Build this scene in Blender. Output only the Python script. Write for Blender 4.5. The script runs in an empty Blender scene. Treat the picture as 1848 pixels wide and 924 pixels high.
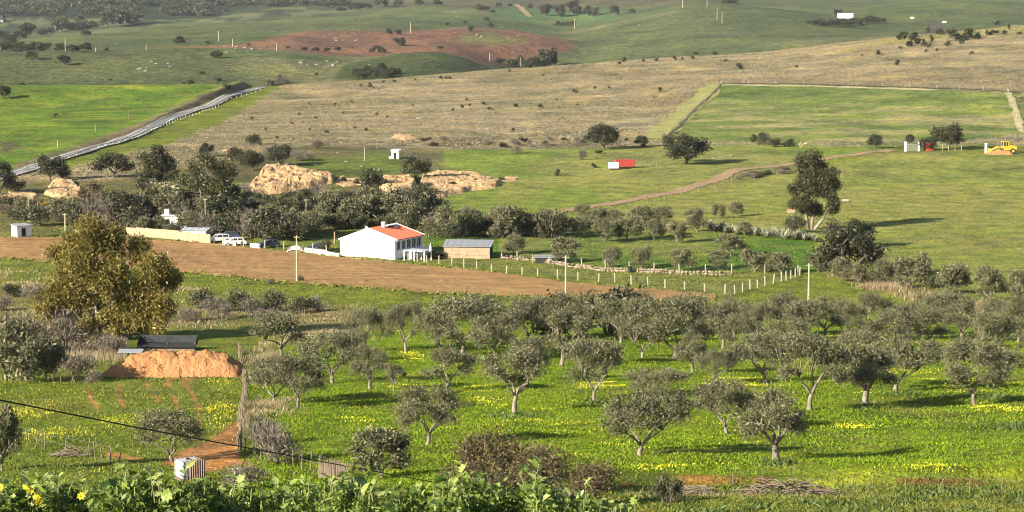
import bpy, bmesh, math, random
import numpy as np
from mathutils import Vector, Matrix

# ------------------------------------------------------------------ camera
F = 4002.0; CX, CY = 924.0, 462.0; YH = 40.0; CAMZ = 50.0
PITCH = math.atan((CY - YH) / F)
cp, sp = math.cos(PITCH), math.sin(PITCH)
scene = bpy.context.scene
cam = bpy.data.cameras.new('camera'); camo = bpy.data.objects.new('camera', cam)
scene.collection.objects.link(camo)
cam.sensor_width = 36.0; cam.lens = 36.0 * F / 1848.0
cam.clip_start = 0.2; cam.clip_end = 30000
camo.location = (0, 0, CAMZ); camo.rotation_euler = (math.pi / 2 - PITCH, 0, 0)
scene.camera = camo

# ------------------------------------------------------------------ light
SUN_EL = math.radians(22); SUN_AZ = math.radians(38)
to_sun = Vector((-math.cos(SUN_AZ) * math.cos(SUN_EL), -math.sin(SUN_AZ) * math.cos(SUN_EL), math.sin(SUN_EL)))
world = bpy.data.worlds.new('World'); scene.world = world; world.use_nodes = True
wn = world.node_tree.nodes; wl = world.node_tree.links; wn.clear()
sky = wn.new('ShaderNodeTexSky'); sky.sky_type = 'NISHITA'; sky.sun_disc = False
sky.sun_elevation = SUN_EL; sky.sun_rotation = math.atan2(to_sun.x, to_sun.y)
sky.air_density = 1.0; sky.dust_density = 1.0
bg = wn.new('ShaderNodeBackground'); bg.inputs[1].default_value = 0.06
wo = wn.new('ShaderNodeOutputWorld'); wl.new(sky.outputs[0], bg.inputs[0]); wl.new(bg.outputs[0], wo.inputs[0])
sun = bpy.data.lights.new('sun', 'SUN'); sun.energy = 5.0; sun.angle = math.radians(0.5); sun.color = (1.0, 0.91, 0.76)
suno = bpy.data.objects.new('sun', sun); scene.collection.objects.link(suno)
suno.rotation_euler = to_sun.to_track_quat('Z', 'Y').to_euler(); suno.location = (-300, -100, 300)
vs = scene.view_settings
vs.view_transform = 'Standard'; vs.look = 'None'; vs.gamma = 1.0; vs.use_curve_mapping = False
vs.exposure = 1.62
scene.cycles.use_denoising = True
scene.cycles.pixel_filter_type = 'BLACKMAN_HARRIS'; scene.cycles.filter_width = 1.0
scene.cycles.max_bounces = 5; scene.cycles.diffuse_bounces = 2; scene.cycles.glossy_bounces = 2
scene.cycles.transmission_bounces = 3; scene.cycles.transparent_max_bounces = 8; scene.cycles.volume_bounces = 0

rng = np.random.default_rng(11); R = random.Random(5)
COL = scene.collection

# ------------------------------------------------------------------ helpers
def hash2(ix, iy, s):
    h = (ix.astype(np.int64) * 374761393 + iy.astype(np.int64) * 668265263 + s * 974634721) & 0x7fffffff
    h = ((h ^ (h >> 13)) * 1274126177) & 0x7fffffff
    return ((h ^ (h >> 16)) & 0xffff) / 65535.0
def vnoise(x, y, s=0):
    x = np.asarray(x, float); y = np.asarray(y, float)
    ix = np.floor(x); iy = np.floor(y); fx = x - ix; fy = y - iy
    fx = fx * fx * (3 - 2 * fx); fy = fy * fy * (3 - 2 * fy)
    a = hash2(ix, iy, s); b = hash2(ix + 1, iy, s); c = hash2(ix, iy + 1, s); d = hash2(ix + 1, iy + 1, s)
    return (a * (1 - fx) + b * fx) * (1 - fy) + (c * (1 - fx) + d * fx) * fy
def fbm(x, y, s=0, o=3):
    v = 0; a = 1; t = 0
    for k in range(o):
        v = v + a * vnoise(x * 2 ** k, y * 2 ** k, s + k); t += a; a *= .5
    return v / t

def tag(o, label=None, cat=None, group=None, kind=None):
    if label: o['label'] = label
    if cat: o['category'] = cat
    if group: o['group'] = group
    if kind: o['kind'] = kind
    return o
def obj(name, me, parent=None, loc=(0, 0, 0), rot=(0, 0, 0), sc=(1, 1, 1)):
    o = bpy.data.objects.new(name, me); COL.objects.link(o)
    if parent is not None: o.parent = parent
    o.location = loc; o.rotation_euler = rot
    o.scale = (sc, sc, sc) if isinstance(sc, (int, float)) else sc
    return o
def empty(name, loc, rz=0, sc=1.0):
    return obj(name, None, None, loc, (0, 0, rz), sc)
def copy_tree(o, parent=None):
    c = o.copy(); COL.objects.link(c)
    if parent is not None: c.parent = parent
    for ch in o.children: copy_tree(ch, c)
    return c
def np_mesh(name, V, Q, mat=None, smooth=False):
    V = np.ascontiguousarray(V, np.float32); Q = np.ascontiguousarray(Q, np.int32)
    me = bpy.data.meshes.new(name); k = Q.shape[1]
    me.vertices.add(len(V)); me.vertices.foreach_set('co', V.ravel())
    me.loops.add(Q.size); me.loops.foreach_set('vertex_index', Q.ravel())
    me.polygons.add(len(Q)); me.polygons.foreach_set('loop_start', np.arange(0, Q.size, k, dtype=np.int32))
    if smooth: me.polygons.foreach_set('use_smooth', np.ones(len(Q), bool))
    me.update(calc_edges=True)
    if mat: me.materials.append(mat)
    return me
def face_attr(me, name, vals):
    a = me.attributes.new(name, 'FLOAT', 'FACE'); a.data.foreach_set('value', np.asarray(vals, np.float32))

class MB:
    def __init__(s): s.v = []; s.f = []; s.m = []
    def add(s, V, Fc, mi=0):
        b = len(s.v); s.v += [tuple(p) for p in V]; s.f += [tuple(i + b for i in f) for f in Fc]; s.m += [mi] * len(Fc); return s
    def box(s, c, d, rz=0, mi=0, ry=0, rx=0):
        M = Matrix.Translation(c) @ Matrix.Rotation(rz, 4, 'Z') @ Matrix.Rotation(ry, 4, 'Y') @ Matrix.Rotation(rx, 4, 'X')
        V = [M @ Vector((x * d[0] / 2, y * d[1] / 2, z * d[2] / 2)) for x in (-1, 1) for y in (-1, 1) for z in (-1, 1)]
        return s.add(V, [(0, 1, 3, 2), (4, 6, 7, 5), (0, 4, 5, 1), (2, 3, 7, 6), (0, 2, 6, 4), (1, 5, 7, 3)], mi)
    def tube(s, P, r, n=6, mi=0, cap=True):
        P = [Vector(p) for p in P]; rings = []; V = []; Fc = []
        if not hasattr(r, '__len__'): r = [r] * len(P)
        up = None
        for i, p in enumerate(P):
            d = (P[min(i + 1, len(P) - 1)] - P[max(i - 1, 0)]).normalized()
            a = d.cross(Vector((0, 0, 1)) if abs(d.z) < .9 else Vector((1, 0, 0))).normalized()
            if up is not None:
                a = (up - d * up.dot(d)).normalized()
            up = a; b = d.cross(a)
            for k in range(n):
                t = 2 * math.pi * k / n; V.append(p + (a * math.cos(t) + b * math.sin(t)) * r[i])
        for i in range(len(P) - 1):
            for k in range(n):
                Fc.append((i * n + k, i * n + (k + 1) % n, (i + 1) * n + (k + 1) % n, (i + 1) * n + k))
        if cap:
            Fc.append(tuple(range(n - 1, -1, -1))); Fc.append(tuple((len(P) - 1) * n + k for k in range(n)))
        return s.add(V, Fc, mi)
    def prism(s, prof, y0, y1, mi=0, axis='y'):
        n = len(prof)
        if axis == 'y': V = [(p[0], y0, p[1]) for p in prof] + [(p[0], y1, p[1]) for p in prof]
        else: V = [(y0, p[0], p[1]) for p in prof] + [(y1, p[0], p[1]) for p in prof]
        Fc = [tuple(range(n)), tuple(range(2 * n - 1, n - 1, -1))] + [(i, i + n, (i + 1) % n + n, (i + 1) % n) for i in range(n)]
        return s.add(V, Fc, mi)
    def mesh(s, name, mats, smooth=False, bevel=0):
        me = bpy.data.meshes.new(name); me.from_pydata(s.v, [], s.f)
        for m in (mats if isinstance(mats, (list, tuple)) else [mats]): me.materials.append(m)
        me.polygons.foreach_set('material_index', s.m)
        bm = bmesh.new(); bm.from_mesh(me); bmesh.ops.recalc_face_normals(bm, faces=bm.faces)
        if bevel: bmesh.ops.bevel(bm, geom=list(bm.edges), offset=bevel, segments=1, affect='EDGES', clamp_overlap=True)
        bm.to_mesh(me); bm.free()
        if smooth: me.polygons.foreach_set('use_smooth', [True] * len(me.polygons))
        me.update(); return me

# ------------------------------------------------------------------ materials
def nodes_of(name):
    m = bpy.data.materials.new(name); m.use_nodes = True; nt = m.node_tree; nt.nodes.clear()
    out = nt.nodes.new('ShaderNodeOutputMaterial'); return m, nt, out
def N(nt, t, **k):
    n = nt.nodes.new(t)
    for a, b in k.items(): setattr(n, a, b)
    return n
def mixc(nt, fac, a, b, mode='MIX'):
    n = nt.nodes.new('ShaderNodeMix'); n.data_type = 'RGBA'; n.blend_type = mode
    for i, v in ((0, fac), (6, a), (7, b)):
        if isinstance(v, (int, float)): n.inputs[i].default_value = v
        elif isinstance(v, (tuple, list)): n.inputs[i].default_value = (*v[:3], 1)
        else: nt.links.new(v, n.inputs[i])
    return n.outputs[2]
def noise(nt, scale, detail=3, vec=None, rough=.6):
    n = N(nt, 'ShaderNodeTexNoise'); n.inputs['Scale'].default_value = scale; n.inputs['Detail'].default_value = detail
    n.inputs['Roughness'].default_value = rough
    if vec is not None: nt.links.new(vec, n.inputs['Vector'])
    return n.outputs['Fac']
def ramp(nt, fac, stops):
    n = N(nt, 'ShaderNodeValToRGB'); e = n.color_ramp.elements
    while len(e) < len(stops): e.new(.5)
    for i, (p, c) in enumerate(stops):
        e[i].position = p; e[i].color = (*c, 1) if isinstance(c, (tuple, list)) else (c, c, c, 1)
    nt.links.new(fac, n.inputs[0]); return n.outputs[0]
def mat(name, col, var=.25, scale=3., rough=.85, bump=0., bscale=None, metal=0., col2=None, stretch=None, spec=.3):
    m, nt, out = nodes_of(name)
    b = N(nt, 'ShaderNodeBsdfPrincipled'); b.inputs['Roughness'].default_value = rough; b.inputs['Metallic'].default_value = metal
    b.inputs['Specular IOR Level'].default_value = spec
    tc = N(nt, 'ShaderNodeTexCoord'); vec = tc.outputs['Object']
    if stretch:
        mp = N(nt, 'ShaderNodeMapping'); mp.inputs['Scale'].default_value = stretch; nt.links.new(vec, mp.inputs[0]); vec = mp.outputs[0]
    n1 = noise(nt, scale, 5, vec)
    c2 = col2 or tuple(c * (1 - var) for c in col); c1 = tuple(min(1, c * (1 + var * .6)) for c in col)
    c = ramp(nt, n1, [(.3, c2), (.5, col), (.72, c1)])
    nt.links.new(c, b.inputs['Base Color'])
    if bump:
        bp = N(nt, 'ShaderNodeBump'); bp.inputs['Strength'].default_value = 1; bp.inputs['Distance'].default_value = bump
        nt.links.new(noise(nt, bscale or scale * 3, 4, vec), bp.inputs['Height']); nt.links.new(bp.outputs[0], b.inputs['Normal'])
    nt.links.new(b.outputs[0], out.inputs[0]); return m
def leaf_mat(name, cols, trans=.25, rough=.55, under=None, spec=.35):
    """leaf colours vary leaf by leaf (face attribute rnd) and tree by tree"""
    m, nt, out = nodes_of(name)
    at = N(nt, 'ShaderNodeAttribute', attribute_name='rnd'); oi = N(nt, 'ShaderNodeObjectInfo')
    c = ramp(nt, at.outputs['Fac'], [(i / max(1, len(cols) - 1), k) for i, k in enumerate(cols)])
    hs = N(nt, 'ShaderNodeHueSaturation'); nt.links.new(c, hs.inputs['Color'])
    mr = N(nt, 'ShaderNodeMapRange'); mr.inputs['To Min'].default_value = .78; mr.inputs['To Max'].default_value = 1.22
    nt.links.new(oi.outputs['Random'], mr.inputs[0]); nt.links.new(mr.outputs[0], hs.inputs['Value'])
    c = hs.outputs[0]
    if under:
        ge = N(nt, 'ShaderNodeNewGeometry'); c = mixc(nt, ge.outputs['Backfacing'], c, under)
    b = N(nt, 'ShaderNodeBsdfPrincipled'); b.inputs['Roughness'].default_value = rough; b.inputs['Specular IOR Level'].default_value = spec
    t = N(nt, 'ShaderNodeBsdfTranslucent'); nt.links.new(c, b.inputs['Base Color']); nt.links.new(c, t.inputs[0])
    mx = N(nt, 'ShaderNodeMixShader'); mx.inputs[0].default_value = trans
    nt.links.new(b.outputs[0], mx.inputs[1]); nt.links.new(t.outputs[0], mx.inputs[2]); nt.links.new(mx.outputs[0], out.inputs[0])
    return m

# ------------------------------------------------------------------ terrain grid
KX = [-700, 0, 300, 600, 900, 1200, 1500, 1848, 2550]
def c_(v): return ([0, 1], [v, v]) if isinstance(v, (int, float)) else (v if isinstance(v, tuple) else (KX, v))
R1 = ([-700, 0, 200, 400, 440, 490, 600, 700, 800, 920, 1000, 1100, 1228, 1400, 1500, 1600, 1700, 1848, 2550],
      [160, 153, 151, 150, 156, 154, 147, 140, 135, 128, 122, 114, 103, 92, 80, 68, 58, 44, 15])
R2 = ([-700, 0, 200, 300, 430, 520, 600, 680, 740, 780, 820, 880, 920, 1000, 1228, 1500, 1848, 2550],
      [90, 93, 92, 90, 86, 84, 94, 95, 90, 87, 92, 115, 133, 140, 125, 110, 92, 70])
R3 = ([-700, 0, 200, 300, 400, 470, 560, 640, 700, 760, 850, 920, 1000, 1060, 1150, 1228, 1500, 1848, 2550],
      [80, 78, 80, 78, 74, 65, 57, 57, 60, 56, 50, 54, 64, 72, 72, 70, 66, 50, 40])
R4 = ([-700, 0, 100, 200, 350, 450, 600, 700, 780, 860, 920, 980, 1030, 1060, 1100, 1160, 1234, 1300, 1400, 1500, 1700, 1848, 2550],
      [72, 68, 64, 55, 45, 36, 25, 15, 18, 24, 32, 42, 46, 40, 31, 20, 9, 9, 14, 16, 14, 10, 0])
def shift(Rr, d): return (Rr[0], [v + d for v in Rr[1]])
D3 = (R3[0], [v + (4 if x < 1010 else -6) for x, v in zip(*R3)])
mid = (R1[0], [240 * .5 + v * .5 for v in R1[1]])
def drop(d, Y): return YH + F * d / Y
CONT = [  # (py, Y), from the camera outwards
    (c_(drop(1.7, 2)), c_(2)), (c_(drop(5, 15)), c_(15)), (c_(drop(15, 50)), c_(50)), (c_(940), c_(97)),
    (c_(876), c_([114, 114, 114, 114, 114, 119.7, 119.7, 119.7, 119.7])),
    (c_(855), c_([124, 124, 124, 124, 124, 120.5, 120.5, 120.5, 120.5])),
    (c_(770), c_(155)), (c_(690), c_(198)), (c_(640), c_(235)), (c_(600), c_(268)), (c_(560), c_(298)), (c_(520), c_(325)),
    (c_(467), c_(375)), (c_(420), c_(420)), (c_(380), c_(470)), (c_(330), c_(530)), (c_(280), c_(600)), (c_(240), c_(680)),
    (mid, c_(830)), (R1, c_([900, 900, 930, 960, 1000, 1040, 1060, 1090, 1100])),
    (shift(R1, 26), c_([1150, 1150, 1150, 1180, 1200, 1240, 1260, 1290, 1300])),
    (R2, c_(1500)), (shift(R2, 7), c_(1660)), (R3, c_(2000)), (D3, c_(2200)), (R4, c_(2700)), (shift(R4, 5), c_(2950)),
    (c_(([-700, 0, 100, 200, 300, 400, 600, 900, 1000, 1200, 1848], [40, 38, 36, 33, 30, 27, 14, 10, 12, 4, 3])), c_(3500)),
    (c_(([-700, 0, 50, 100, 300, 600, 900, 1848], [12, 7, 3, -4, -12, -10, -12, -14])), c_(4600)),
    (c_(60), c_(7000))]
I_R1, I_R2 = 19, 21
PX = np.concatenate([np.arange(-700, -60, 40), np.arange(-60, 1910, 5.5), np.arange(1910, 2560, 40)]).astype(float)
nc = len(PX)
def smooth_cols(a, w=5):
    k = np.hanning(2 * w + 3)[1:-1]; k /= k.sum(); return np.convolve(np.pad(a, w, 'edge'), k, 'valid')
CPY = np.array([smooth_cols(np.interp(PX, *p)) for p, y in CONT]); CY_ = np.array([smooth_cols(np.interp(PX, *y)) for p, y in CONT])
def pchip(t, K, tt):
    h = np.diff(t)[:, None]; d = np.diff(K, axis=0) / h; m = np.zeros_like(K)
    s = (d[:-1] * d[1:]) > 0
    with np.errstate(divide='ignore', invalid='ignore'):
        m[1:-1] = np.where(s, 2 * d[:-1] * d[1:] / (d[:-1] + d[1:]), 0)
    m[0] = d[0]; m[-1] = d[-1]
    i = np.clip(np.searchsorted(t, tt, 'right') - 1, 0, len(t) - 2); hh = h[i]; u = ((tt - t[i]) / (t[i + 1] - t[i]))[:, None]
    return ((2 * u**3 - 3 * u**2 + 1) * K[i] + (u**3 - 2 * u**2 + u) * hh * m[i] + (-2 * u**3 + 3 * u**2) * K[i + 1] + (u**3 - u**2) * hh * m[i + 1])
tt = []
for i in range(len(CONT) - 1):
    span = np.abs(CPY[i + 1] - CPY[i])[(PX > 0) & (PX < 1848)].max()
    n = int(np.clip(span / (2.6 if i > 2 else 20), 6, 60))
    if i == I_R1: n = 10
    tt += list(i + np.arange(n) / n)
tt.append(len(CONT) - 1); tt = np.array(tt)
tk = np.arange(len(CONT)).astype(float)
GPY = pchip(tk, CPY, tt); GY = 1.0 / pchip(tk, 1.0 / CY_, tt)
GY = np.maximum.accumulate(GY + np.arange(len(tt))[:, None] * 1e-4, axis=0)
GPX = np.broadcast_to(PX, GPY.shape)
def unproject(px, py, Y):
    a = (px - CX) / F; b = (CY - py) / F
    ry = cp + b * sp; rz = -sp + b * cp; k = Y / ry
    return a * k, Y, CAMZ + rz * k
GX, _, GZ = unproject(GPX, GPY, GY)
amp = np.clip((GY - 60) / 60, 0, 1)
GZ = GZ + amp * (.75 * (fbm(GX / 11, GY / 11, 3) - .5) + .30 * (fbm(GX / 3.0, GY / 3.0, 9, 2) - .5) * (GY < 420)) \
    + np.clip((GY - 500) / 400, 0, 1) * 2.6 * (fbm(GX / 62, GY / 62, 21) - .5) + np.clip((GY - 1200) / 600, 0, 1) * (26 * (fbm(GX / 260, GY / 300, 5) - .5) + 7 * (fbm(GX / 95, GY / 110, 15) - .5))
# bank on the upper side of the road cutting
_rp = np.interp(GPX, [-60, 18, 100, 170, 250, 330, 400, 440, 478], [338, 317, 290, 268, 242, 206, 180, 166, 158]); _dp = _rp - GPY
_tt = np.broadcast_to(tt[:, None], GX.shape)
def _s(x, a, b): t = np.clip((x - a) / (b - a), 0, 1); return t * t * (3 - 2 * t)
GZ = GZ + (_tt > 14) * (_tt < 19.5) * np.interp(GPX, [0, 100, 260, 360, 430, 462, 480], [.2, .4, .6, 1.6, 2.3, 1.0, 0]) * _s(_dp, 5.5, 10) * (1 - _s(_dp, 12, 30))
def project(x, y, z):
    zz = z - CAMZ; d = y * cp - zz * sp; v = y * sp + zz * cp
    return CX + F * x / d, CY - F * v / d
QX, QY = project(GX, GY, GZ)
nr = len(tt)
def at(px, py, rmin=0, rmax=None):
    c = float(np.interp(px, PX, np.arange(nc))); c0 = min(int(c), nc - 2); u = c - c0
    prof = QY[:, c0] * (1 - u) + QY[:, c0 + 1] * u
    lo = int(np.searchsorted(tt, rmin)); seg = prof[lo:]
    k = int(np.argmax(seg <= py)); i = lo + max(k, 1); a, b = prof[i - 1], prof[i]
    w = 0 if a == b else min(1, max(0, (a - py) / (a - b)))
    L = lambda G: (G[i - 1, c0] * (1 - u) + G[i - 1, c0 + 1] * u) * (1 - w) + (G[i, c0] * (1 - u) + G[i, c0 + 1] * u) * w
    return Vector((L(GX), L(GY), L(GZ)))
def ground(x, y):
    z = 10.
    for _ in range(3):
        px, _p = project(x, y, z); c = float(np.interp(px, PX, np.arange(nc))); c0 = min(int(c), nc - 2); u = c - c0
        z = float(np.interp(y, GY[:, c0], GZ[:, c0]) * (1 - u) + np.interp(y, GY[:, c0 + 1], GZ[:, c0 + 1]) * u)
    return z
def mpp(y): return y / F            # metres per photo pixel at depth y

# ------------------------------------------------------------------ ground colours (soil and plant cover by field, plus cloud shade on the far hills)
def sdpoly(poly, x, y):
    poly = np.asarray(poly, float); d = np.full(x.shape, 1e9); ins = np.zeros(x.shape, bool); n = len(poly)
    for i in range(n):
        x1, y1 = poly[i]; x2, y2 = poly[(i + 1) % n]; dx, dy = x2 - x1, y2 - y1
        t = np.clip(((x - x1) * dx + (y - y1) * dy) / (dx * dx + dy * dy + 1e-9), 0, 1)
        d = np.minimum(d, np.hypot(x - x1 - t * dx, y - y1 - t * dy))
        if y1 != y2:
            ins ^= ((y1 > y) != (y2 > y)) & (x < (x2 - x1) * (y - y1) / (y2 - y1) + x1)
    return np.where(ins, d, -d)
def sdline(pts, x, y):
    d = np.full(x.shape, 1e9)
    for (x1, y1), (x2, y2) in zip(pts[:-1], pts[1:]):
        dx, dy = x2 - x1, y2 - y1; t = np.clip(((x - x1) * dx + (y - y1) * dy) / (dx * dx + dy * dy + 1e-9), 0, 1)
        d = np.minimum(d, np.hypot(x - x1 - t * dx, y - y1 - t * dy))
    return d
def ss(x, a, b): t = np.clip((x - a) / (b - a), 0, 1); return t * t * (3 - 2 * t)
T = np.broadcast_to(tt[:, None], GX.shape)
wob = (fbm(GX / 9, GY / 9, 31) - .5)
qx = QX + wob * 16; qy = QY + wob * 7
n1 = fbm(GX / 14, GY / 22, 41); n2 = fbm(GX / 45, GY / 60, 47); n3 = fbm(GX / 4, GY / 6, 53); n4 = fbm(GX / 150, GY / 200, 59)
C = np.zeros(GX.shape + (3,))
def L3(c): return np.array(c, float)
LUSH = L3((.130, .185, .012)); MEAD = L3((.125, .150, .020)); DULL = L3((.128, .138, .036)); DRY = L3((.205, .165, .075))
TAN = L3((.240, .190, .115)); SOIL = L3((.34, .165, .062)); BRN = L3((.105, .083, .05)); YEL = L3((.20, .20, .03)); DARKG = L3((.052, .072, .028))
FARG = L3((.078, .098, .036)); FARO = L3((.115, .114, .052)); REDS = L3((.155, .082, .052)); FOR = L3((.028, .036, .020))  # FARG is toned down to carry the cloud shade over the far hills
PALE = L3((.265, .22, .135))
def blend(c, m): 
    global C
    m = np.clip(m, 0, 1)[..., None]; C = C * (1 - m) + c * m
def reg(poly, c, soft=4, lo=-1, hi=99, k=1.0):
    m = ss(sdpoly(poly, qx, qy), -soft, soft) * ((T >= lo) & (T <= hi)); blend(c, m * k); return m
blend(MEAD, np.ones(GX.shape)); blend(DULL, ss(n1, .45, .7) * .6)
reg([(-800, 640), (440, 690), (440, 1300), (-800, 1300)], DULL, 12); blend(LUSH * .9, ss(n2 + n3 * .3, .5, .75) * (T < 8) * (QX < 460) * .9)
GROVE = [(445, 700), (480, 640), (640, 598), (900, 575), (1300, 560), (1900, 575), (2600, 600), (2600, 858), (1130, 856), (1000, 1000), (445, 1000)]
reg(GROVE, LUSH, 8); 
inG = ss(sdpoly(GROVE, qx, qy), -4, 8) * (T < 11)
blend(LUSH * .72, inG * ss(n1 * .6 + n3 * .4, .44, .58) * .95); blend(L3((.17, .20, .014)), inG * ss(n2, .5, .68) * .55)
blend(L3((.15, .13, .045)), inG * ss(fbm(GX / 8, GY / 7, 103, 4), .58, .7) * .65)
# soil bank below the grove, bare patches
bank = ss(sdpoly([(1120, 862), (1200, 858), (1330, 857), (1560, 860), (1848, 866), (2500, 870), (2500, 884), (1560, 874), (1300, 872), (1120, 880)], qx, qy), -2, 2) * ss(n3, .36, .5)
blend(SOIL * .55, bank * .85)
for poly in ([(760, 800), (930, 795), (920, 822), (740, 830)], [(1100, 908), (1200, 915), (1160, 950), (1080, 940)], [(1580, 905), (1848, 912), (1848, 950), (1560, 940)]):
    m = ss(sdpoly(poly, qx, qy), -6, 6) * ss(n3, .42, .6); blend(SOIL * .7, m * .8)
reg([(1130, 880), (1900, 886), (2600, 890), (2600, 1000), (1130, 1000)], MEAD * 1.0, 4, k=.7)
# left lawn: wheel ruts and orange soil
RUTS = ([(340, 677), (312, 683), (300, 690), (309, 706), (316, 722), (318, 740)], [(362, 680), (336, 686), (331, 692), (346, 710), (356, 735), (358, 768)], [(214, 696), (210, 712), (222, 732)], [(160, 704), (164, 720), (178, 738)], [(264, 690), (270, 706), (286, 724)], [(196, 820), (225, 824), (255, 832)])
reg([(435, 755), (432, 830), (470, 838), (380, 850), (290, 838), (335, 812), (372, 800)], SOIL, 4)
for ln in RUTS:
    m = ss(-sdline(ln, QX + wob * 10, QY), -6.5, -3) * (T < 9) * ss(n3, .24, .42); blend(SOIL, m * .85)
reg([(0, 722), (120, 716), (170, 730), (120, 745), (0, 745)], SOIL * .7, 10, 0, 9, .35)
# band between grove and plough
reg([(-800, 468), (330, 490), (800, 530), (1290, 548), (1300, 580), (640, 600), (440, 640), (-800, 690)], MEAD * .95, 6)
reg([(-800, 520), (0, 520), (140, 545), (560, 545), (640, 560), (600, 590), (330, 590), (100, 640), (-800, 680)], DRY * .8, 12, k=.55)
blend(DRY, ss(n1, .5, .62) * ss(sdpoly([(-800, 500), (700, 560), (640, 610), (-800, 700)], qx, qy), -10, 10) * .6)
reg([(1290, 545), (1450, 500), (1500, 492), (1700, 545), (1720, 580), (1300, 590)], MEAD, 4)
reg([(1480, 488), (1600, 505), (1740, 540), (1848, 556), (2500, 620), (2500, 640), (1848, 580), (1720, 556), (1560, 520)], DRY, 4, k=.8)
reg([(760, 462), (1440, 488), (1440, 500), (1300, 535), (760, 470)], DULL * 1.05, 3)
reg([(770, 425), (1000, 400), (1220, 420), (1400, 425), (1480, 440), (1480, 492), (1180, 488), (900, 460), (770, 445)], L3((.062, .125, .014)), 4)
# slopes behind
reg([(760, 400), (960, 390), (1300, 320), (1620, 270), (1620, 258), (780, 258), (640, 300), (770, 340)], L3((.145, .185, .034)), 5)
reg([(950, 395), (1320, 330), (1620, 275), (2500, 280), (2500, 520), (1840, 545), (1600, 490), (1450, 425), (1200, 410)], L3((.175, .195, .044)), 5)
blend(L3((.215, .195, .07)), ss(n1 * .5 + n2 * .5, .48, .62) * (T > 12) * (T < 18) * (QX > 900) * .55)
blend(L3((.175, .15, .06)), ss(sdpoly([(1580, 425), (2500, 410), (2500, 480), (1600, 470)], qx, qy), -20, 20) * ss(n1, .4, .6) * .6)
reg([(-800, 330), (120, 318), (300, 300), (440, 270), (600, 255), (800, 262), (800, 300), (700, 370), (600, 420), (-800, 425)], BRN, 8, k=.75)
reg([(520, 290), (700, 276), (780, 300), (760, 330), (560, 330)], L3((.10, .125, .028)), 6)
blend(MEAD * .9, ss(n2, .5, .6) * ss(sdpoly([(-800, 330), (500, 330), (500, 420), (-800, 425)], qx, qy), -6, 6) * .7)
# dry hillside
hill = (T >= 17.2) & (T <= I_R1 + 1)
TH = [(-100, 330), (120, 306), (300, 262), (400, 225), (500, 162), (560, 100), (2600, -40), (2600, 250), (1500, 262), (1240, 262), (1000, 268), (800, 268), (560, 262), (420, 280), (200, 325)]
reg(TH, TAN, 4, 15, I_R1 + 1.2)
inH = ss(sdpoly(TH, qx, qy), -4, 4) * ((T > 15) & (T < I_R1 + 1.2))
blend(L3((.150, .132, .066)), inH * ss(n1 * .5 + n2 * .5, .46, .6) * .8); blend(PALE * 1.1, inH * ss(fbm(GX / 24, GY / 8, 61, 5), .52, .64) * .75)
blend(L3((.17, .135, .075)), inH * ss(n4, .5, .62) * .6)
blend(BRN * 1.1, inH * ss(sdpoly([(560, 258), (760, 250), (1050, 246), (1180, 250), (1180, 262), (800, 274), (560, 266)], qx, qy), -5, 3) * ss(n3, .35, .6) * .8)
GF = [(1196, 250), (1218, 235), (1302, 152), (1500, 155), (1818, 166), (1846, 240), (1700, 258), (1500, 258), (1300, 256)]
reg(GF, L3((.135, .168, .042)), 1.5, 15, I_R1)
inF = ss(sdpoly(GF, qx, qy), -2, 2) * ((T > 15) & (T < I_R1))
blend(L3((.25, .225, .10)), inF * ss(fbm(GX / 26, GY / 10, 67, 5), .46, .6) * ss(QY, 158, 215) * .95); blend(L3((.08, .125, .03)), inF * ss(n2, .5, .65) * .5)
reg([(1822, 166), (1846, 240), (2600, 250), (2600, 175)], L3((.095, .135, .03)), 2, 15, I_R1, .8)
reg([(1165, 252), (1290, 150), (1303, 151), (1216, 236), (1195, 252)], YEL * .95, 2, 15, I_R1, .65)
for ln, c, w in (([(1302, 152), (1500, 155), (1690, 160)], PALE * 1.35, 1.6), ([(1302, 150), (1690, 158), (1848, 167)], DARKG, 1.2), ([(1216, 236), (1301, 152)], DARKG, 1.2), ([(1819, 167), (1844, 238)], PALE, 1.1),
                 ([(1170, 180), (1300, 135), (1500, 108), (1640, 95)], PALE, 3.), ([(500, 222), (800, 190), (1000, 172), (1200, 140), (1420, 118)], PALE, 2.), ([(520, 205), (700, 196), (900, 178)], PALE, 1.5)):
    blend(c, ss(-sdline(ln, QX + wob * 5, QY + wob * 2), -w - 1, -w * .4) * ((T > 15) & (T < I_R1 + .5)) * .7)
reg([(1480, 98), (1620, 70), (1740, 58), (1848, 46), (2400, 10), (2400, 25), (1848, 54), (1700, 68), (1600, 80), (1500, 92)], YEL * 1.05, 3, 15, I_R1 + .5, .75)
# left field across the road
LF = [(-800, 330), (0, 318), (100, 285), (230, 250), (330, 205), (440, 158), (400, 140), (-800, 140)]
reg(LF, L3((.098, .165, .016)), 4, 14, I_R1 + 1.2); inL = ss(sdpoly(LF, qx, qy), -2, 4) * ((T > 14) & (T < I_R1 + 1.2))
blend(L3((.15, .175, .016)), inL * ss(fbm(GX / 26, GY / 16, 71), .5, .66) * .6); blend(L3((.075, .125, .02)), inL * ss(n2, .5, .62) * .6)
blend(L3((.175, .185, .03)), inL * ss(fbm(GX / 11, GY / 6, 73, 4), .5, .6) * .55); blend(L3((.065, .115, .02)), inL * ss(fbm(GX / 15, GY / 9, 75, 4), .52, .62) * .6)
reg([(205, 150), (250, 152), (270, 160), (230, 160)], YEL * 1.3, 2, 14, I_R1 + 1, .7)
blend(L3((.16, .125, .075)), ss(-sdline([(30, 303), (130, 275), (250, 231), (340, 191), (400, 164), (440, 154)], QX, QY), -11, -5) * ((T > 14) & (T < I_R1 + .2)) * .9)
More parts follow.
